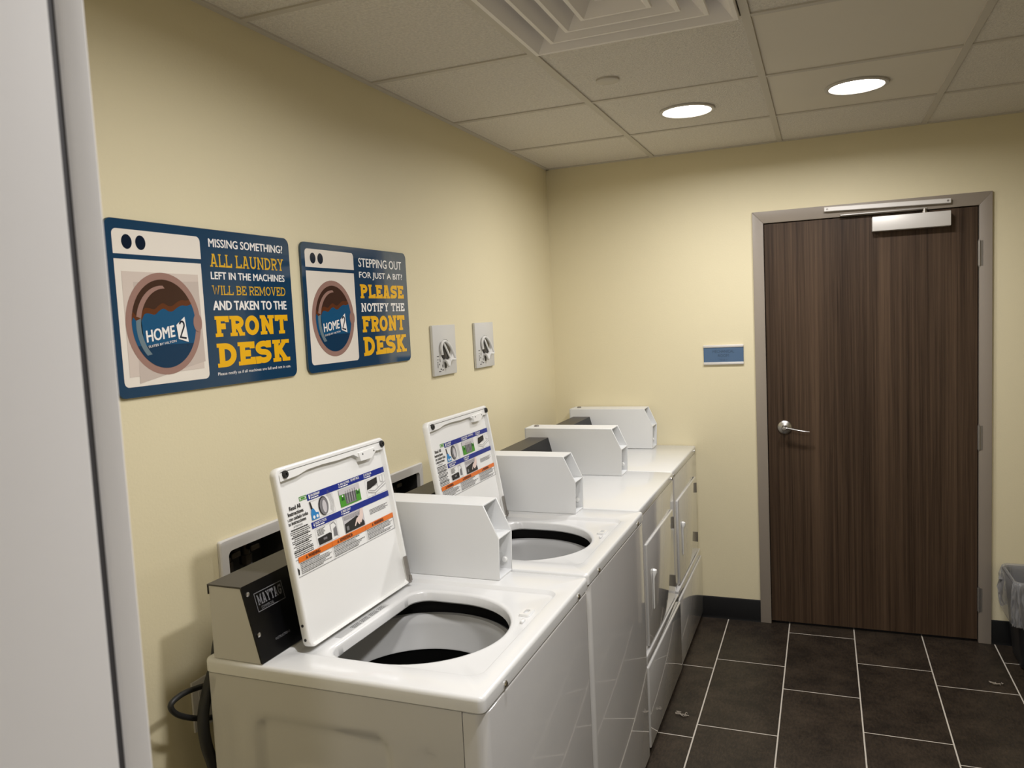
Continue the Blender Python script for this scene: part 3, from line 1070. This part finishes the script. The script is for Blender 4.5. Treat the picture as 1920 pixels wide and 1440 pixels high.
def console(parent, y1, zb, emblem):
    xb, xt, xf, zt = .138, .226, .268, zb + .162
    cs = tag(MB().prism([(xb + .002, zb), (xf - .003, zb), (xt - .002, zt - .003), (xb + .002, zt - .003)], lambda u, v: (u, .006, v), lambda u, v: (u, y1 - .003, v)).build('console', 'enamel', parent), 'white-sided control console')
    a = MB()
    a.prism([(xb - .001, zt - .022), (xb - .001, zt), (xt + .001, zt), (xt + .001, zt - .004), (xb + .001, zt - .003), (xb + .001, zt - .022)], lambda u, v: (u, .004, v), lambda u, v: (u, y1, v))
    tag(a.build('top_cover', 'console_top', cs), 'charcoal top cover')
    a = MB()
    a.prism([(xf - .004, zb + .001), (xf, zb + .001), (xt + .001, zt - .0005), (xt - .003, zt - .002)], lambda u, v: (u, .005, v), lambda u, v: (u, y1 - .001, v))
    tag(a.build('front_panel', 'black', cs), 'glossy black front panel')
    f = lambda u, v: (xf + (xt - xf) * (v - zb) / (zt - zb) + .0016, u, v)
    a = MB()
    if emblem:
        a.step = Vector((.00004, 0, 0))
        stroke(a, [(.034, zb + .100), (.122, zb + .100), (.122, zb + .138), (.034, zb + .138), (.034, zb + .100)], .0016, f)
        put_slab(a, 'MAYTAG', .039, .117, zb + .112, zb + .133, f, .20, .1)
        put_text(a, 'COMMERCIAL', .045, .085, zb + .1025, zb + .1085, f)
        tag(a.build('emblem', 'emblem', cs, smooth=0, recalc=False), 'silver outlined emblem')
        a = MB()
        put_text(a, 'INSTRUCTIONS', .060, .108, zb + .030, zb + .035, f)
        tag(a.build('lettering', 'emblem', cs, smooth=0, recalc=False), 'small silver lettering')
    for v in (zb + .143, zb + .058):
        a = MB()
        x = f(0, v)[0]
        a.lathe([(.0050, -.001), (.0048, .0015), (.003, .0028), (.0003, .003)], (x, .017, v), 'X', 14, True, True)
        a.build('screw', 'satin', cs)
    return cs


def make_label(lid, f_of):
    """The instruction sticker on the inner face of the lid; u along the width, v up from the hinge."""
    mats = ['s_paper', 's_blue', 's_orange', 's_ink', 's_grey', 's_lgrey', 's_green', 's_dgreen', 's_sky', 's_skin', 's_dorange']
    ix = {k: i for i, k in enumerate(mats)}
    a = MB()
    a.step = (f_of(0, 0, 1) - f_of(0, 0, 0)) * .00003
    lay = {0: .0003, 1: .0008, 2: .0013, 3: .0018, 4: .0023}
    def P(k, m_, poly):
        a.mi = ix[m_]
        a.flat(poly, lambda u, v: f_of(u, v, lay[k]))
    def R_(k, m_, u0, u1, v0, v1):
        P(k, m_, [(u0, v0), (u1, v0), (u1, v1), (u0, v1)])
    def S_(k, m_, pts, t):
        a.mi = ix[m_]
        stroke(a, pts, t, lambda u, v: f_of(u, v, lay[k]))
    def T_(k, m_, s_, u0, u1, v0, v1, b_=0):
        a.mi = ix[m_]
        put_text(a, s_, u0, u1, v0, v1, lambda u, v: f_of(u, v, lay[k]), b_)
    rnd = random.Random(11)
    def greek(u0, u1, v, h_, m_='s_ink', k=1, dens=.8):
        u = u0
        while u < u1 - .001:
            l_ = rnd.uniform(.003, .009)
            R_(k, m_, u, min(u1, u + l_), v, v + h_)
            u += l_ + .0012
    # paper, column of text at the left
    S_(1, 's_green', [(.070, .312), (.095, .312), (.095, .320), (.070, .320), (.070, .312)], .0016)
    S_(1, 's_green', [(.075, .316), (.090, .316)], .004)
    T_(1, 's_ink', 'Read All', .030, .069, .2985, .3075, .0004)
    T_(1, 's_ink', 'Instructions', .022, .076, .287, .2955, .0004)
    T_(1, 's_ink', 'Lea con cuidado todas', .007, .090, .2765, .2845, .0003)
    T_(1, 's_ink', 'las instrucciones', .016, .080, .267, .275, .0003)
    T_(1, 's_ink', 'ATTENTION', .032, .064, .2595, .2635)
    v = .254
    for i in range(15):
        ins = rnd.uniform(0, .012)
        greek(.016 + ins, .088 - ins, v, .0016 if i % 4 else .0026)
        v -= .0041
    # blue step bars
    R_(1, 's_blue', .097, .436, .3055, .3200)
    R_(1, 's_blue', .094, .433, .2405, .2550)
    for (u0, u1, v0, s_, n_) in ((.110, .145, .3125, 'ADD DETERGENT', '1'), (.228, .268, .3125, 'ADD CLOTHES', '2'), (.340, .370, .3125, 'CLOSE LID', '3'), (.107, .150, .2475, 'SELECT CYCLE', '4'), (.218, .252, .2475, 'PRESS START', '5')):
        T_(2, 's_paper', s_, u0, u1, v0, v0 + .0052, .0002)
        greek(u0, u0 + (u1 - u0) * .8, v0 - .0048, .0026, 's_paper', 2)
        T_(2, 's_paper', n_, u0 - .007, u0 - .003, v0 - .004, v0 + .0055, .0003)
    T_(2, 's_paper', 'DO NOT PACK', .275, .312, .3125, .3182, .0002)
    # picture 1: detergent into the tub
    S_(1, 's_lgrey', [(.100, .259), (.192, .259), (.192, .302), (.100, .302), (.100, .259)], .0008)
    P(1, 's_sky', [(.099, .259), (.128, .259), (.128, .273), (.119, .274), (.112, .285), (.104, .284), (.100, .275)])
    P(2, 's_paper', ellipse(.108, .265, .004, .004, 12)); P(2, 's_paper', ellipse(.121, .265, .004, .004, 12))
    P(1, 's_ink', [(.103, .284), (.110, .284), (.106, .301), (.101, .302)])
    for k_ in range(5):
        S_(1, 's_grey', arc(.158, .282, .020 + .003 * k_, .024 + .003 * k_, -40, 60, 10), .0006)
    P(2, 's_ink', ellipse(.150, .282, .0185, .0222, 32)); P(3, 's_grey', ellipse(.151, .281, .0165, .0205, 32))
    P(4, 's_lgrey', ellipse(.152, .280, .008, .015, 24))
    # picture 2: load in the basket on green
    R_(1, 's_green', .216, .306, .260, .303)
    P(2, 's_lgrey', [(.216, .290), (.306, .288), (.306, .303), (.216, .303)])
    P(2, 's_grey', [(.240, .263), (.284, .263), (.290, .300), (.236, .300)])
    for k_ in range(9):
        u = .242 + k_ * .005
        S_(3, 's_lgrey' if k_ % 2 else 's_ink', [(u, .266), (u + .001, .296)], .0012)
    P(3, 's_dgreen', [(.222, .276), (.234, .276), (.231, .286), (.226, .283)]); P(3, 's_dgreen', [(.288, .278), (.302, .278), (.298, .288), (.291, .285)])
    P(4, 's_paper', ellipse(.228, .286, .0025, .0025, 10)); P(4, 's_paper', ellipse(.296, .287, .0025, .0025, 10))
    # picture 3: closing the lid
    S_(1, 's_lgrey', [(.334, .258), (.430, .258), (.430, .301), (.334, .301), (.334, .258)], .0008)
    P(1, 's_ink', [(.338, .277), (.352, .277), (.362, .283), (.390, .285), (.392, .300), (.345, .297)])
    for q in ([(.340, .270), (.372, .262), (.428, .276)], [(.346, .274), (.372, .268), (.426, .282)], [(.362, .280), (.388, .283), (.390, .272)], [(.404, .301), (.404, .286), (.416, .282), (.418, .300)], [(.340, .270), (.340, .277)], [(.372, .262), (.372, .256)]):
        S_(2, 's_grey', q, .0011)
    # picture 4: the keypad and coin housing
    S_(1, 's_lgrey', [(.102, .197), (.186, .197), (.186, .238), (.102, .238), (.102, .197)], .0008)
    P(1, 's_ink', [(.108, .199), (.158, .199), (.160, .214), (.152, .217), (.106, .215)])
    R_(2, 's_grey', .126, .140, .206, .211)
    for k_ in range(6):
        greek(.108, .150 - rnd.uniform(0, .02), .220 + k_ * .0027, .0011)
    S_(1, 's_grey', [(.160, .216), (.160, .234), (.176, .236), (.182, .228), (.182, .200)], .0012); P(2, 's_grey', [(.168, .204), (.180, .203), (.180, .225), (.170, .222)])
    # picture 5: a hand pressing start
    R_(1, 's_lgrey', .213, .302, .197, .240)
    for k_ in range(4):
        greek(.216, .285, .2275 + k_ * .0026, .001, 's_grey', 2)
    P(2, 's_ink', [(.214, .197), (.298, .197), (.298, .206), (.286, .222), (.270, .227), (.216, .219)])
    R_(3, 's_grey', .220, .230, .202, .212)
    P(3, 's_skin', [(.254, .205), (.258, .204), (.268, .213), (.271, .207), (.276, .203), (.280, .208), (.284, .206), (.290, .212), (.298, .222), (.301, .240), (.288, .240), (.282, .226), (.266, .220)])
    for k_ in range(4):
        greek(.330, .417 - .012 * (k_ % 2), .2245 - k_ * .0034, .0017, 's_grey')
    # warning block
    S_(1, 's_grey', [(.002, .1525), (.431, .1525), (.431, .190), (.002, .190), (.002, .1525)], .0010)
    R_(2, 's_orange', .026, .432, .1822, .1945)
    for u0, u1, s_ in ((.062, .105, 'WARNING'), (.184, .238, 'ADVERTENCIA'), (.338, .382, 'WARNING')):
        T_(3, 's_dorange', s_, u0, u1, .1847, .1922, .0008)
        P(3, 's_dorange', [(u0 - .012, .1847), (u0 - .003, .1847), (u0 - .0075, .1925)])
    for u in (.152, .296):
        R_(3, 's_dorange', u, u + .0006, .1822, .1945)
        R_(1, 's_lgrey', u, u + .0008, .1525, .1822)
    P(2, 's_ink', [(.006, .156), (.021, .158), (.023, .168), (.018, .173), (.016, .168), (.015, .175), (.012, .168), (.009, .174), (.009, .166), (.006, .164)])
    for c0, c1 in ((.029, .147), (.156, .292), (.301, .426)):
        for k_ in range(7):
            greek(c0, c1 - rnd.uniform(0, .05), .1785 - k_ * .0036, .0015, 's_grey' if k_ % 3 else 's_ink', 2)
    return tag(a.build('instruction_label', mats, lid, smooth=0, recalc=False), 'printed instruction sticker with blue and orange bars')


def make_washer(y, label):
    root = thing('washing_machine', label, 'washing machine', (0, y, 0), 'white top-load washers')
    # --- cabinet: sides with pressed panels, back, floor
    a = MB()
    xs = .7235
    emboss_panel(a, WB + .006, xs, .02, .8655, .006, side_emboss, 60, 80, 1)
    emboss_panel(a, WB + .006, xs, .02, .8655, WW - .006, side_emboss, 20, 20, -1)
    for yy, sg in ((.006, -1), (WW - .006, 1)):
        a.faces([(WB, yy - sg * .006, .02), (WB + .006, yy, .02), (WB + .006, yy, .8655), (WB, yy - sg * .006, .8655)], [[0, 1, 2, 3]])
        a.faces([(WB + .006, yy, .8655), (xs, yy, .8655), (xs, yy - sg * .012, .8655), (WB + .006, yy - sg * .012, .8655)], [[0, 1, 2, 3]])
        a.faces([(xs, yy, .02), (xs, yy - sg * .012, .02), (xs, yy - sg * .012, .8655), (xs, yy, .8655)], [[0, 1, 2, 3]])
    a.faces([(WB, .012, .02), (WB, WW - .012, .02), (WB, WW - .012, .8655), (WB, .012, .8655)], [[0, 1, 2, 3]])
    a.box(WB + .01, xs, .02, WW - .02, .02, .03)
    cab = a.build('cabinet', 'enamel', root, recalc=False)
    a = MB()
    pr = [(.725, .006)] + [(WF - .022 + .022 * math.sin(q), .006 + .022 - .022 * math.cos(q)) for q in [PI / 2 * i / 7 for i in range(8)]]
    pr = pr + [(x, WW - yy) for x, yy in pr[::-1]]
    inset = lambda d: [(x - (d if x > .73 else 0), yy + (d if yy < WW / 2 else -d)) for x, yy in pr]
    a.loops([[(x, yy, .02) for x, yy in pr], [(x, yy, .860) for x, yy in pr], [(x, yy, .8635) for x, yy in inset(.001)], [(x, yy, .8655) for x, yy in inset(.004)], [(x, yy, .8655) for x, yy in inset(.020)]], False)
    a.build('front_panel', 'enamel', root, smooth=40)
    for xx in (.17, .70):
        for yy in (.06, WW - .06):
            MB().cyl(.018, 0, .022, (xx, yy, 0), n=16).build('foot', 'rubber', root)
    # --- deck with lid well and tub opening
    c = (.478, .312)
    outer = rrect(WB, WF, 0, WW, .014, 6)
    well = rrect(.276, .728, .082, .573, .030, 6)
    R = .207
    hole = [(c[0] + R * math.cos(math.radians(q)), c[1] + R * math.sin(math.radians(q))) for q in range(-90, 91, 5)]
    rr = .05
    hole += [(.35 + rr + rr * math.cos(math.radians(q)), c[1] + R - rr + rr * math.sin(math.radians(q))) for q in range(90, 181, 10)]
    hole += [(.35 + rr + rr * math.cos(math.radians(q)), c[1] - R + rr + rr * math.sin(math.radians(q))) for q in range(180, 271, 10)]
    angs = set(2 * PI * i / 200 for i in range(200))
    for poly in (outer, well, hole):
        for p_ in poly:
            angs.add(math.atan2(p_[1] - c[1], p_[0] - c[0]) % (2 * PI))
    angs = sorted(angs)
    aa = [angs[0]]
    for q in angs[1:]:
        if q - aa[-1] > 1e-4:
            aa.append(q)
    angs = aa
    def ring(poly, z, d=0):
        return [((c[0] + (r_ + d) * math.cos(q)), c[1] + (r_ + d) * math.sin(q), z) for r_, q in zip(radial(poly, c, angs), angs)]
    grow = lambda x0, x1, y0, y1, r_, e: rrect(x0 - e, x1 + e, y0 - e, y1 + e, max(.004, r_ + e), 6)
    O = lambda e, z: ring(grow(WB, WF, 0, WW, .014, e), z)
    Wl = lambda e, z: ring(grow(.276, .728, .082, .573, .030, e), z)
    a = MB()
    a.loops([O(-.012, .868), O(-.003, .868), O(0, .871), O(0, .891), O(-.001, .8955), O(-.0035, .8988), O(-.008, .900),
             Wl(.003, .900), Wl(.0005, .8990), Wl(-.005, .8912), Wl(-.008, .8900),
             ring(hole, .8900, .014), ring(hole, .8895, .007), ring(hole, .8875, .002), ring(hole, .884, .0), ring(hole, .866, -.003), ring(hole, .862, .001)], True)
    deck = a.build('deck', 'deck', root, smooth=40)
    for yy in (.105, WW - .095):
        MB().lathe([(.0075, 0), (.0075, .002), (.005, .0045), (.0005, .005)], (WF, yy, .880), 'X', 18, True, True).build('screw', 'chrome', deck)
    # lid switch strike
    a = MB()
    t = Matrix.Translation((.694, .436, .8902))
    a.loops([[(u, v, z) for u, v in rrect(-s_x, s_x, -s_y, s_y, .004, 3)] for s_x, s_y, z in ((.014, .022, 0), (.012, .020, .005), (.006, .012, .005), (.006, .012, -.004))], True, False, False)
    for v in a.bm.verts:
        v.co = t @ v.co
    a.box(.700, .708, .372, .392, .8895, .897, .0025, 2)
    a.build('latch_strike', 'deck', deck)
    # --- tub: outer shell, balance ring, drum
    cx, cy = .455, .315
    a = MB()
    a.lathe([(.288, .862), (.285, .80), (.262, .790), (.262, .30), (.01, .30)], (cx, cy, 0), n=64)
    tub = a.build('tub', 'tub_shade', root)
    a = MB()
    a.lathe([(.250, .73), (.252, .806), (.247, .818), (.236, .824), (.226, .822), (.219, .813), (.214, .80), (.198, .748), (.1955, .745), (.1945, .741)], (cx, cy, 0), n=72)
    rg = tag(a.build('balance_ring', 'ring', tub), 'pale grey plastic ring')
    a = MB()
    a.lathe([(.1955, .742), (.235, .73), (.238, .36), (.20, .34), (.06, .36), (.045, .62), (.01, .64)], (cx, cy, 0), n=64, cap1=True)
    a.build('drum', 'drum', tub)
    # --- lid, opened and leaning back against the console
    th = math.radians(9.0)
    u0, ulen, vlen, tk_ = .098, .450, .398, .021
    Uax, Vax = Vector((0, 1, 0)), Vector((-math.sin(th), 0, math.cos(th)))
    Nax = Uax.cross(Vax)
    O0 = Vector((.3215, u0, .9015))
    P3 = lambda u, v, n_: O0 + Uax * u + Vax * v + Nax * n_
    a = MB()
    rim = lambda e, r_: rrect(e, ulen - e, e * .3, vlen - e, r_, 6)
    a.loops([[P3(u, v, n_) for u, v in rim(e, r_)] for e, r_, n_ in ((.008, .012, -tk_), (.002, .016, -tk_ + .002), (0, .018, -tk_ + .007), (0, .018, -.003), (.002, .016, -.0006), (.005, .015, 0), (.010, .012, -.001), (.014, .010, -.011))], True, True, True)
    lid = tag(a.build('lid', 'lid', root, smooth=40), 'raised white lid with a sticker inside')
    # stepped stiffener along the free edge
    a = MB()
    st = [(.012, .386), (.012, .368), (.075, .370), (.11, .376), (.17, .377), (.23, .3745), (.30, .3755), (.318, .366), (.345, .366), (.40, .368), (.438, .366), (.438, .386)]
    a.prism(st, lambda u, v: P3(u, v, -.0112), lambda u, v: P3(u, v, -.0006))
    br = [(.318, .376), (.322, .355), (.372, .354), (.384, .361), (.395, .366), (.400, .378)]
    a.prism(br, lambda u, v: P3(u, v, -.0112), lambda u, v: P3(u, v, .003))
    a.build('latch_bracket', 'lid', lid)
    for u in (.335, .388):
        a = MB()
        c3 = P3(u, .3705, 0)
        a.lathe([(.0022, 0), (.0022, .0036)], mtx=Matrix.Translation(c3) @ Nax.to_track_quat('Z', 'Y').to_matrix().to_4x4(), n=10, cap1=True)
        a.build('fastener', 'rubber', lid)
    for v in (.020, .052):
        a = MB()
        c3 = P3(.0, v, -.010)
        a.lathe([(.0032, 0), (.0032, .0012)], mtx=Matrix.Translation(c3) @ (-Uax).to_track_quat('Z', 'Y').to_matrix().to_4x4(), n=12, cap1=True)
        a.build('fastener', 'rubber', lid)
    for u, v in ((.030, .381), (.434, .381)):
        a = MB()
        q = Matrix.Translation(P3(u, v, -.004)) @ Nax.to_track_quat('Z', 'Y').to_matrix().to_4x4()
        a.lathe([(.0088, 0), (.0088, .007), (.0075, .009), (.003, .009), (.0028, .006), (.0003, .006)], n=20, mtx=q, cap1=True)
        tag(a.build('bumper', 'rubber', lid), 'round black rubber bumper')
    a = MB()
    q = Matrix((Uax, Vax, Nax)).transposed().to_4x4(); q.translation = O0
    a.box(.433, .446, -.002, .072, -.004, .003, .002, 2, q)
    a.box(.436, .443, .004, .020, .001, .008, .002, 2, q)
    tag(a.build('hinge', 'hinge', lid), 'dark lid hinge')
    make_label(lid, lambda u, v, n_: P3(u + .004, v, n_ - .011))
    # data tag on the rear rim of the opening
    a = MB()
    a.box(.318, .336, .19, .40, .8896, .8906)
    for i in range(6):
        pass
    tg = tag(a.build('data_tag', 'ring', deck), 'grey data tag behind the opening')
    a = MB()
    rnd = random.Random(5)
    for i in range(26):
        yy = .248 + i * .0055
        if i % 7 != 6:
            for k in range(3):
                a.box(.321 + k * .005, .323 + k * .005 + rnd.uniform(0, .001), yy, yy + .0035, .8906, .8908)
    a.build('printing', 's_ink', tg)
    # --- control console and coin box
    console(root, .600, .901, True)
    coin_box(root, WW - .087, WW + .007, .9005)
    return root


w1 = make_washer(-2.772, 'nearest white top-load washer, whole tub opening visible, lid up')
dup(w1, (-.005, -2.064, 0), 'white top-load washer with lid up, between the nearest washer and the dryers')

# ------------------------------------------------------------------ dryer
DW, DF = .678, .751


def make_dryer(y, label, xoff):
    root = thing('tumble_dryer', label, 'dryer', (xoff, y, 0), 'white front-load dryers')
    a = MB()
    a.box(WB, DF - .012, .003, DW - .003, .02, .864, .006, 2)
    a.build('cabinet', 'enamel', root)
    a = MB(); a.box(WB, DF, 0, DW, .8655, .900, .007, 3)
    top = a.build('top_panel', 'deck', root)
    for yy in (.035, DW - .035):
        MB().lathe([(.006, 0), (.006, .002), (.004, .0035), (.0005, .004)], (DF, yy, .878), 'X', 14, True, True).build('screw', 'chrome', top)
    # front: frame panel above the kick panel, kick panel with a rolled top lip
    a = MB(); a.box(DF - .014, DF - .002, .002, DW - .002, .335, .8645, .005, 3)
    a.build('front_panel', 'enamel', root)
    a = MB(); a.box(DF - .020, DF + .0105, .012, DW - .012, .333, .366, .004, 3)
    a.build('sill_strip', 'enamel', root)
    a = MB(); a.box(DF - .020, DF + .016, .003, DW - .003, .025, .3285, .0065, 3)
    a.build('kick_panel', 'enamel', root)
    for xx in (.17, .70):
        for yy in (.06, DW - .06):
            MB().cyl(.018, 0, .03, (xx, yy, 0), n=16).build('foot', 'rubber', root)
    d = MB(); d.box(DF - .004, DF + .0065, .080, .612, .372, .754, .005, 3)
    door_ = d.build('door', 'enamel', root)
    a = MB()
    # tapered grip: flared head and long blade
    prof = [(.160, .640, .016), (.168, .640, .020), (.176, .632, .022), (.178, .620, .020), (.176, .600, .013), (.174, .49, .011), (.170, .482, .006)]
    L = []
    for z, hw, n_ in ((.484, .004, .002), (.490, .006, .005), (.60, .007, .007), (.612, .009, .011), (.624, .011, .016), (.634, .009, .015), (.638, .004, .008)):
        L.append([(DF + .008, .166 - hw, z), (DF + .008 + n_ * .8, .166 - hw * .8, z), (DF + .008 + n_, .166, z), (DF + .008 + n_ * .8, .166 + hw * .8, z), (DF + .008, .166 + hw, z)])
    a.loops(L, True, True, True)
    a.build('handle', 'lid', door_)
    for z in (.695, .440):
        a = MB()
        a.box(DF - .003, DF + .001, .616, .628, z - .024, z + .024, .001, 1)
        a.cyl(.0045, z - .025, z + .025, (DF + .004, .617, 0), n=14)
        tag(a.build('hinge', 'hinge', door_), 'grey door hinge')
    console(root, .575, .901, False)
    coin_box(root, DW - .112, DW - .001, .9005)
    return root


d1 = make_dryer(-1.364, 'white dryer standing directly beside the second washer, away from the back wall', -.001)
dup(d1, (-.006, -.6825, 0), 'white dryer at the far end of the row, against the back wall')

# ------------------------------------------------------------------ outlet boxes, plate, hoses and cords behind the machines
def outlet_box(b_, label):
    y0, y1, z0, z1 = b_
    t = thing('outlet_box', label, 'outlet box', (0, y0, z0), 'recessed washer outlet boxes')
    w_, h_ = y1 - y0, z1 - z0
    a = MB()
    o = rrect(0, w_, 0, h_, .006, 4); i1 = rrect(.026, w_ - .026, .026, h_ - .030, .014, 4)
    a.loops([[(.0008, u, v) for u, v in o], [(.007, u, v) for u, v in o], [(.010, u * .98 + w_ * .01, v * .98 + h_ * .01) for u, v in o], [(.010, u, v) for u, v in i1], [(-.004, u, v) for u, v in i1]], True)
    fr = a.build('frame', 'box_white', t, smooth=40)
    a = MB()
    a.loops([[(-.003, u, v) for u, v in i1], [(-.085, u, v) for u, v in i1]], True, False, True)
    tag(a.build('recess', 'box_dark', t), 'dark recessed box interior')
    for k, yy in enumerate((.075, w_ * .52)):
        a = MB()
        a.cyl(.012, h_ - .075, h_ - .035, (-.045, yy, 0), n=14); a.cyl(.016, h_ - .10, h_ - .075, (-.045, yy, 0), n=8)
        a.cyl(.008, -.045, -.012, (0, yy, h_ - .055), 'X', n=12)
        a.box(-.016, -.010, yy - .016, yy + .016, h_ - .062, h_ - .048, .002, 1)
        a.build('valve', 'brass', t)
    return t


ob1 = outlet_box(BOXES[0], 'white framed outlet box in the wall behind the nearest washer')
ob2 = outlet_box(BOXES[1], 'white framed outlet box in the wall behind the second washer')


def hose(name, pts, r, label, cat, m_='rubber', grp=None):
    a = MB()
    a.tube(catmull(pts, 8), r, 12)
    return tag(a.build(name, m_), label, cat, grp)


for b_, ob in ((BOXES[0], ob1), (BOXES[1], ob2)):
    yv = b_[0] + .075
    yw = b_[0] + (b_[1] - b_[0]) * .52
    zt = b_[3] - .10
    for pts in ([(-.045, yv, zt), (-.030, yv - .002, zt - .030), (.015, yv + .003, zt - .060), (.060, yv + .006, zt - .12), (.085, yv + .01, zt - .30)],
                [(-.045, yw, zt), (-.020, yw + .008, zt - .020), (.030, yw + .030, zt - .036), (.070, yw + .050, zt - .11), (.085, yw + .05, zt - .30)]):
        h = hose('supply_hose', pts, .011, None, None)
        h.parent = ob
        h.location = -ob.location


ep = thing('power_outlet', 'pale wall outlet plate low on the left wall behind the nearest washer', 'outlet', (.0005, -2.705, .677))
a = MB(); a.box(0, .006, 0, .115, 0, .119, .002, 2); a.build('wall_plate', 'box_white', ep)
for yy in (.034, .081):
    a = MB()
    a.loops([[(x_, u, v) for u, v in rrect(yy - .016, yy + .016, .026, .093, .004, 3)] for x_ in (.006, .0075)], True, False, True)
    rc = a.build('receptacle', 'box_white', ep)
cd = hose('power_cord', [(.012, -2.628, .755), (.045, -2.66, .775), (.064, -2.705, .803), (.070, -2.752, .817), (.070, -2.79, .823), (.070, -2.82, .820), (.070, -2.828, .810), (.071, -2.816, .790), (.072, -2.788, .768), (.073, -2.751, .747), (.076, -2.709, .730), (.085, -2.62, .70)], .0062,
     None, None)
dh = hose('drain_hose', [(.070, -2.66, .93), (.088, -2.700, .895), (.100, -2.723, .867), (.100, -2.751, .819), (.100, -2.771, .768), (.100, -2.770, .706), (.100, -2.752, .635), (.100, -2.72, .50), (.10, -2.70, .30), (.10, -2.69, .04)], .0125,
     None, None)
for o in (cd, dh):
    o.parent = w1
    o.location = -w1.location

# ------------------------------------------------------------------ waste bin with clear liner
bn = thing('waste_bin', 'black waste bin with a clear plastic liner right of the door', 'waste bin', (2.275, -.175, 0))
bh = .385
def bin_ring(k, e, z, n=7, ruf=0, seed=0):
    hx, hy = .150 + .030 * k + e, .112 + .022 * k + e
    pts = rrect(-hx, hx, -hy, hy, .035, n)
    if ruf:
        rn = random.Random(seed)
        out_ = []
        for i, (u, v) in enumerate(pts):
            s_ = 1 + ruf * (rn.random() - .35)
            out_.append((u * s_, v * s_, z + ruf * .12 * (rn.random() - .5)))
        return out_
    return [(u, v, z) for u, v in pts]
a = MB()
a.loops([bin_ring(0, -.01, 0), bin_ring(0, 0, .008), bin_ring(1, 0, bh - .02), bin_ring(1, .006, bh - .018), bin_ring(1, .007, bh - .004), bin_ring(1, .002, bh), bin_ring(1, -.003, bh - .004), bin_ring(1, -.004, bh - .03), bin_ring(0, -.004, .02)], True, True, True)
a.build('bin', 'bin', bn)
a = MB()
def dens(z, k, e, ruf, seed):
    return bin_ring(k, e, z, 20, ruf, seed)
a.loops([dens(.20, .55, .018, .07, 1), dens(.215, .6, .020, .10, 2), dens(.25, .68, .020, .11, 3), dens(.285, .78, .018, .12, 4), dens(.32, .86, .014, .10, 5), dens(.35, .92, .012, .08, 6), dens(.372, 1, .010, .05, 7), dens(.392, 1, .006, .02, 8), dens(.393, 1, -.001, .01, 9), dens(.37, .96, -.008, .03, 10), dens(.31, .85, -.014, .07, 11), dens(.22, .6, -.020, .10, 12)], True)
tag(a.build('liner', 'liner', bn, smooth=80), 'crumpled clear plastic liner')

# ------------------------------------------------------------------ lint on the floor
for k, (x, y, lab) in enumerate(((.820, -1.045, 'pale scrap of lint on the floor tile beside the dryers'), (2.00, -.44, 'pale scrap of lint on the floor tile near the bin'))):
    rn = random.Random(20 + k)
    a = MB()
    for j in range(5):
        p0 = Vector((rn.uniform(-.014, .014), rn.uniform(-.010, .010), .003))
        pts = [p0 + Vector((rn.uniform(-.018, .018), rn.uniform(-.010, .010), rn.uniform(-.0015, .004))) for _ in range(4)]
        a.tube(catmull(pts, 4), .0016, 5)
    tag(a.build('lint_scrap', 'lint', loc=(x, y, .001)), lab, 'lint', 'lint scraps on the floor')
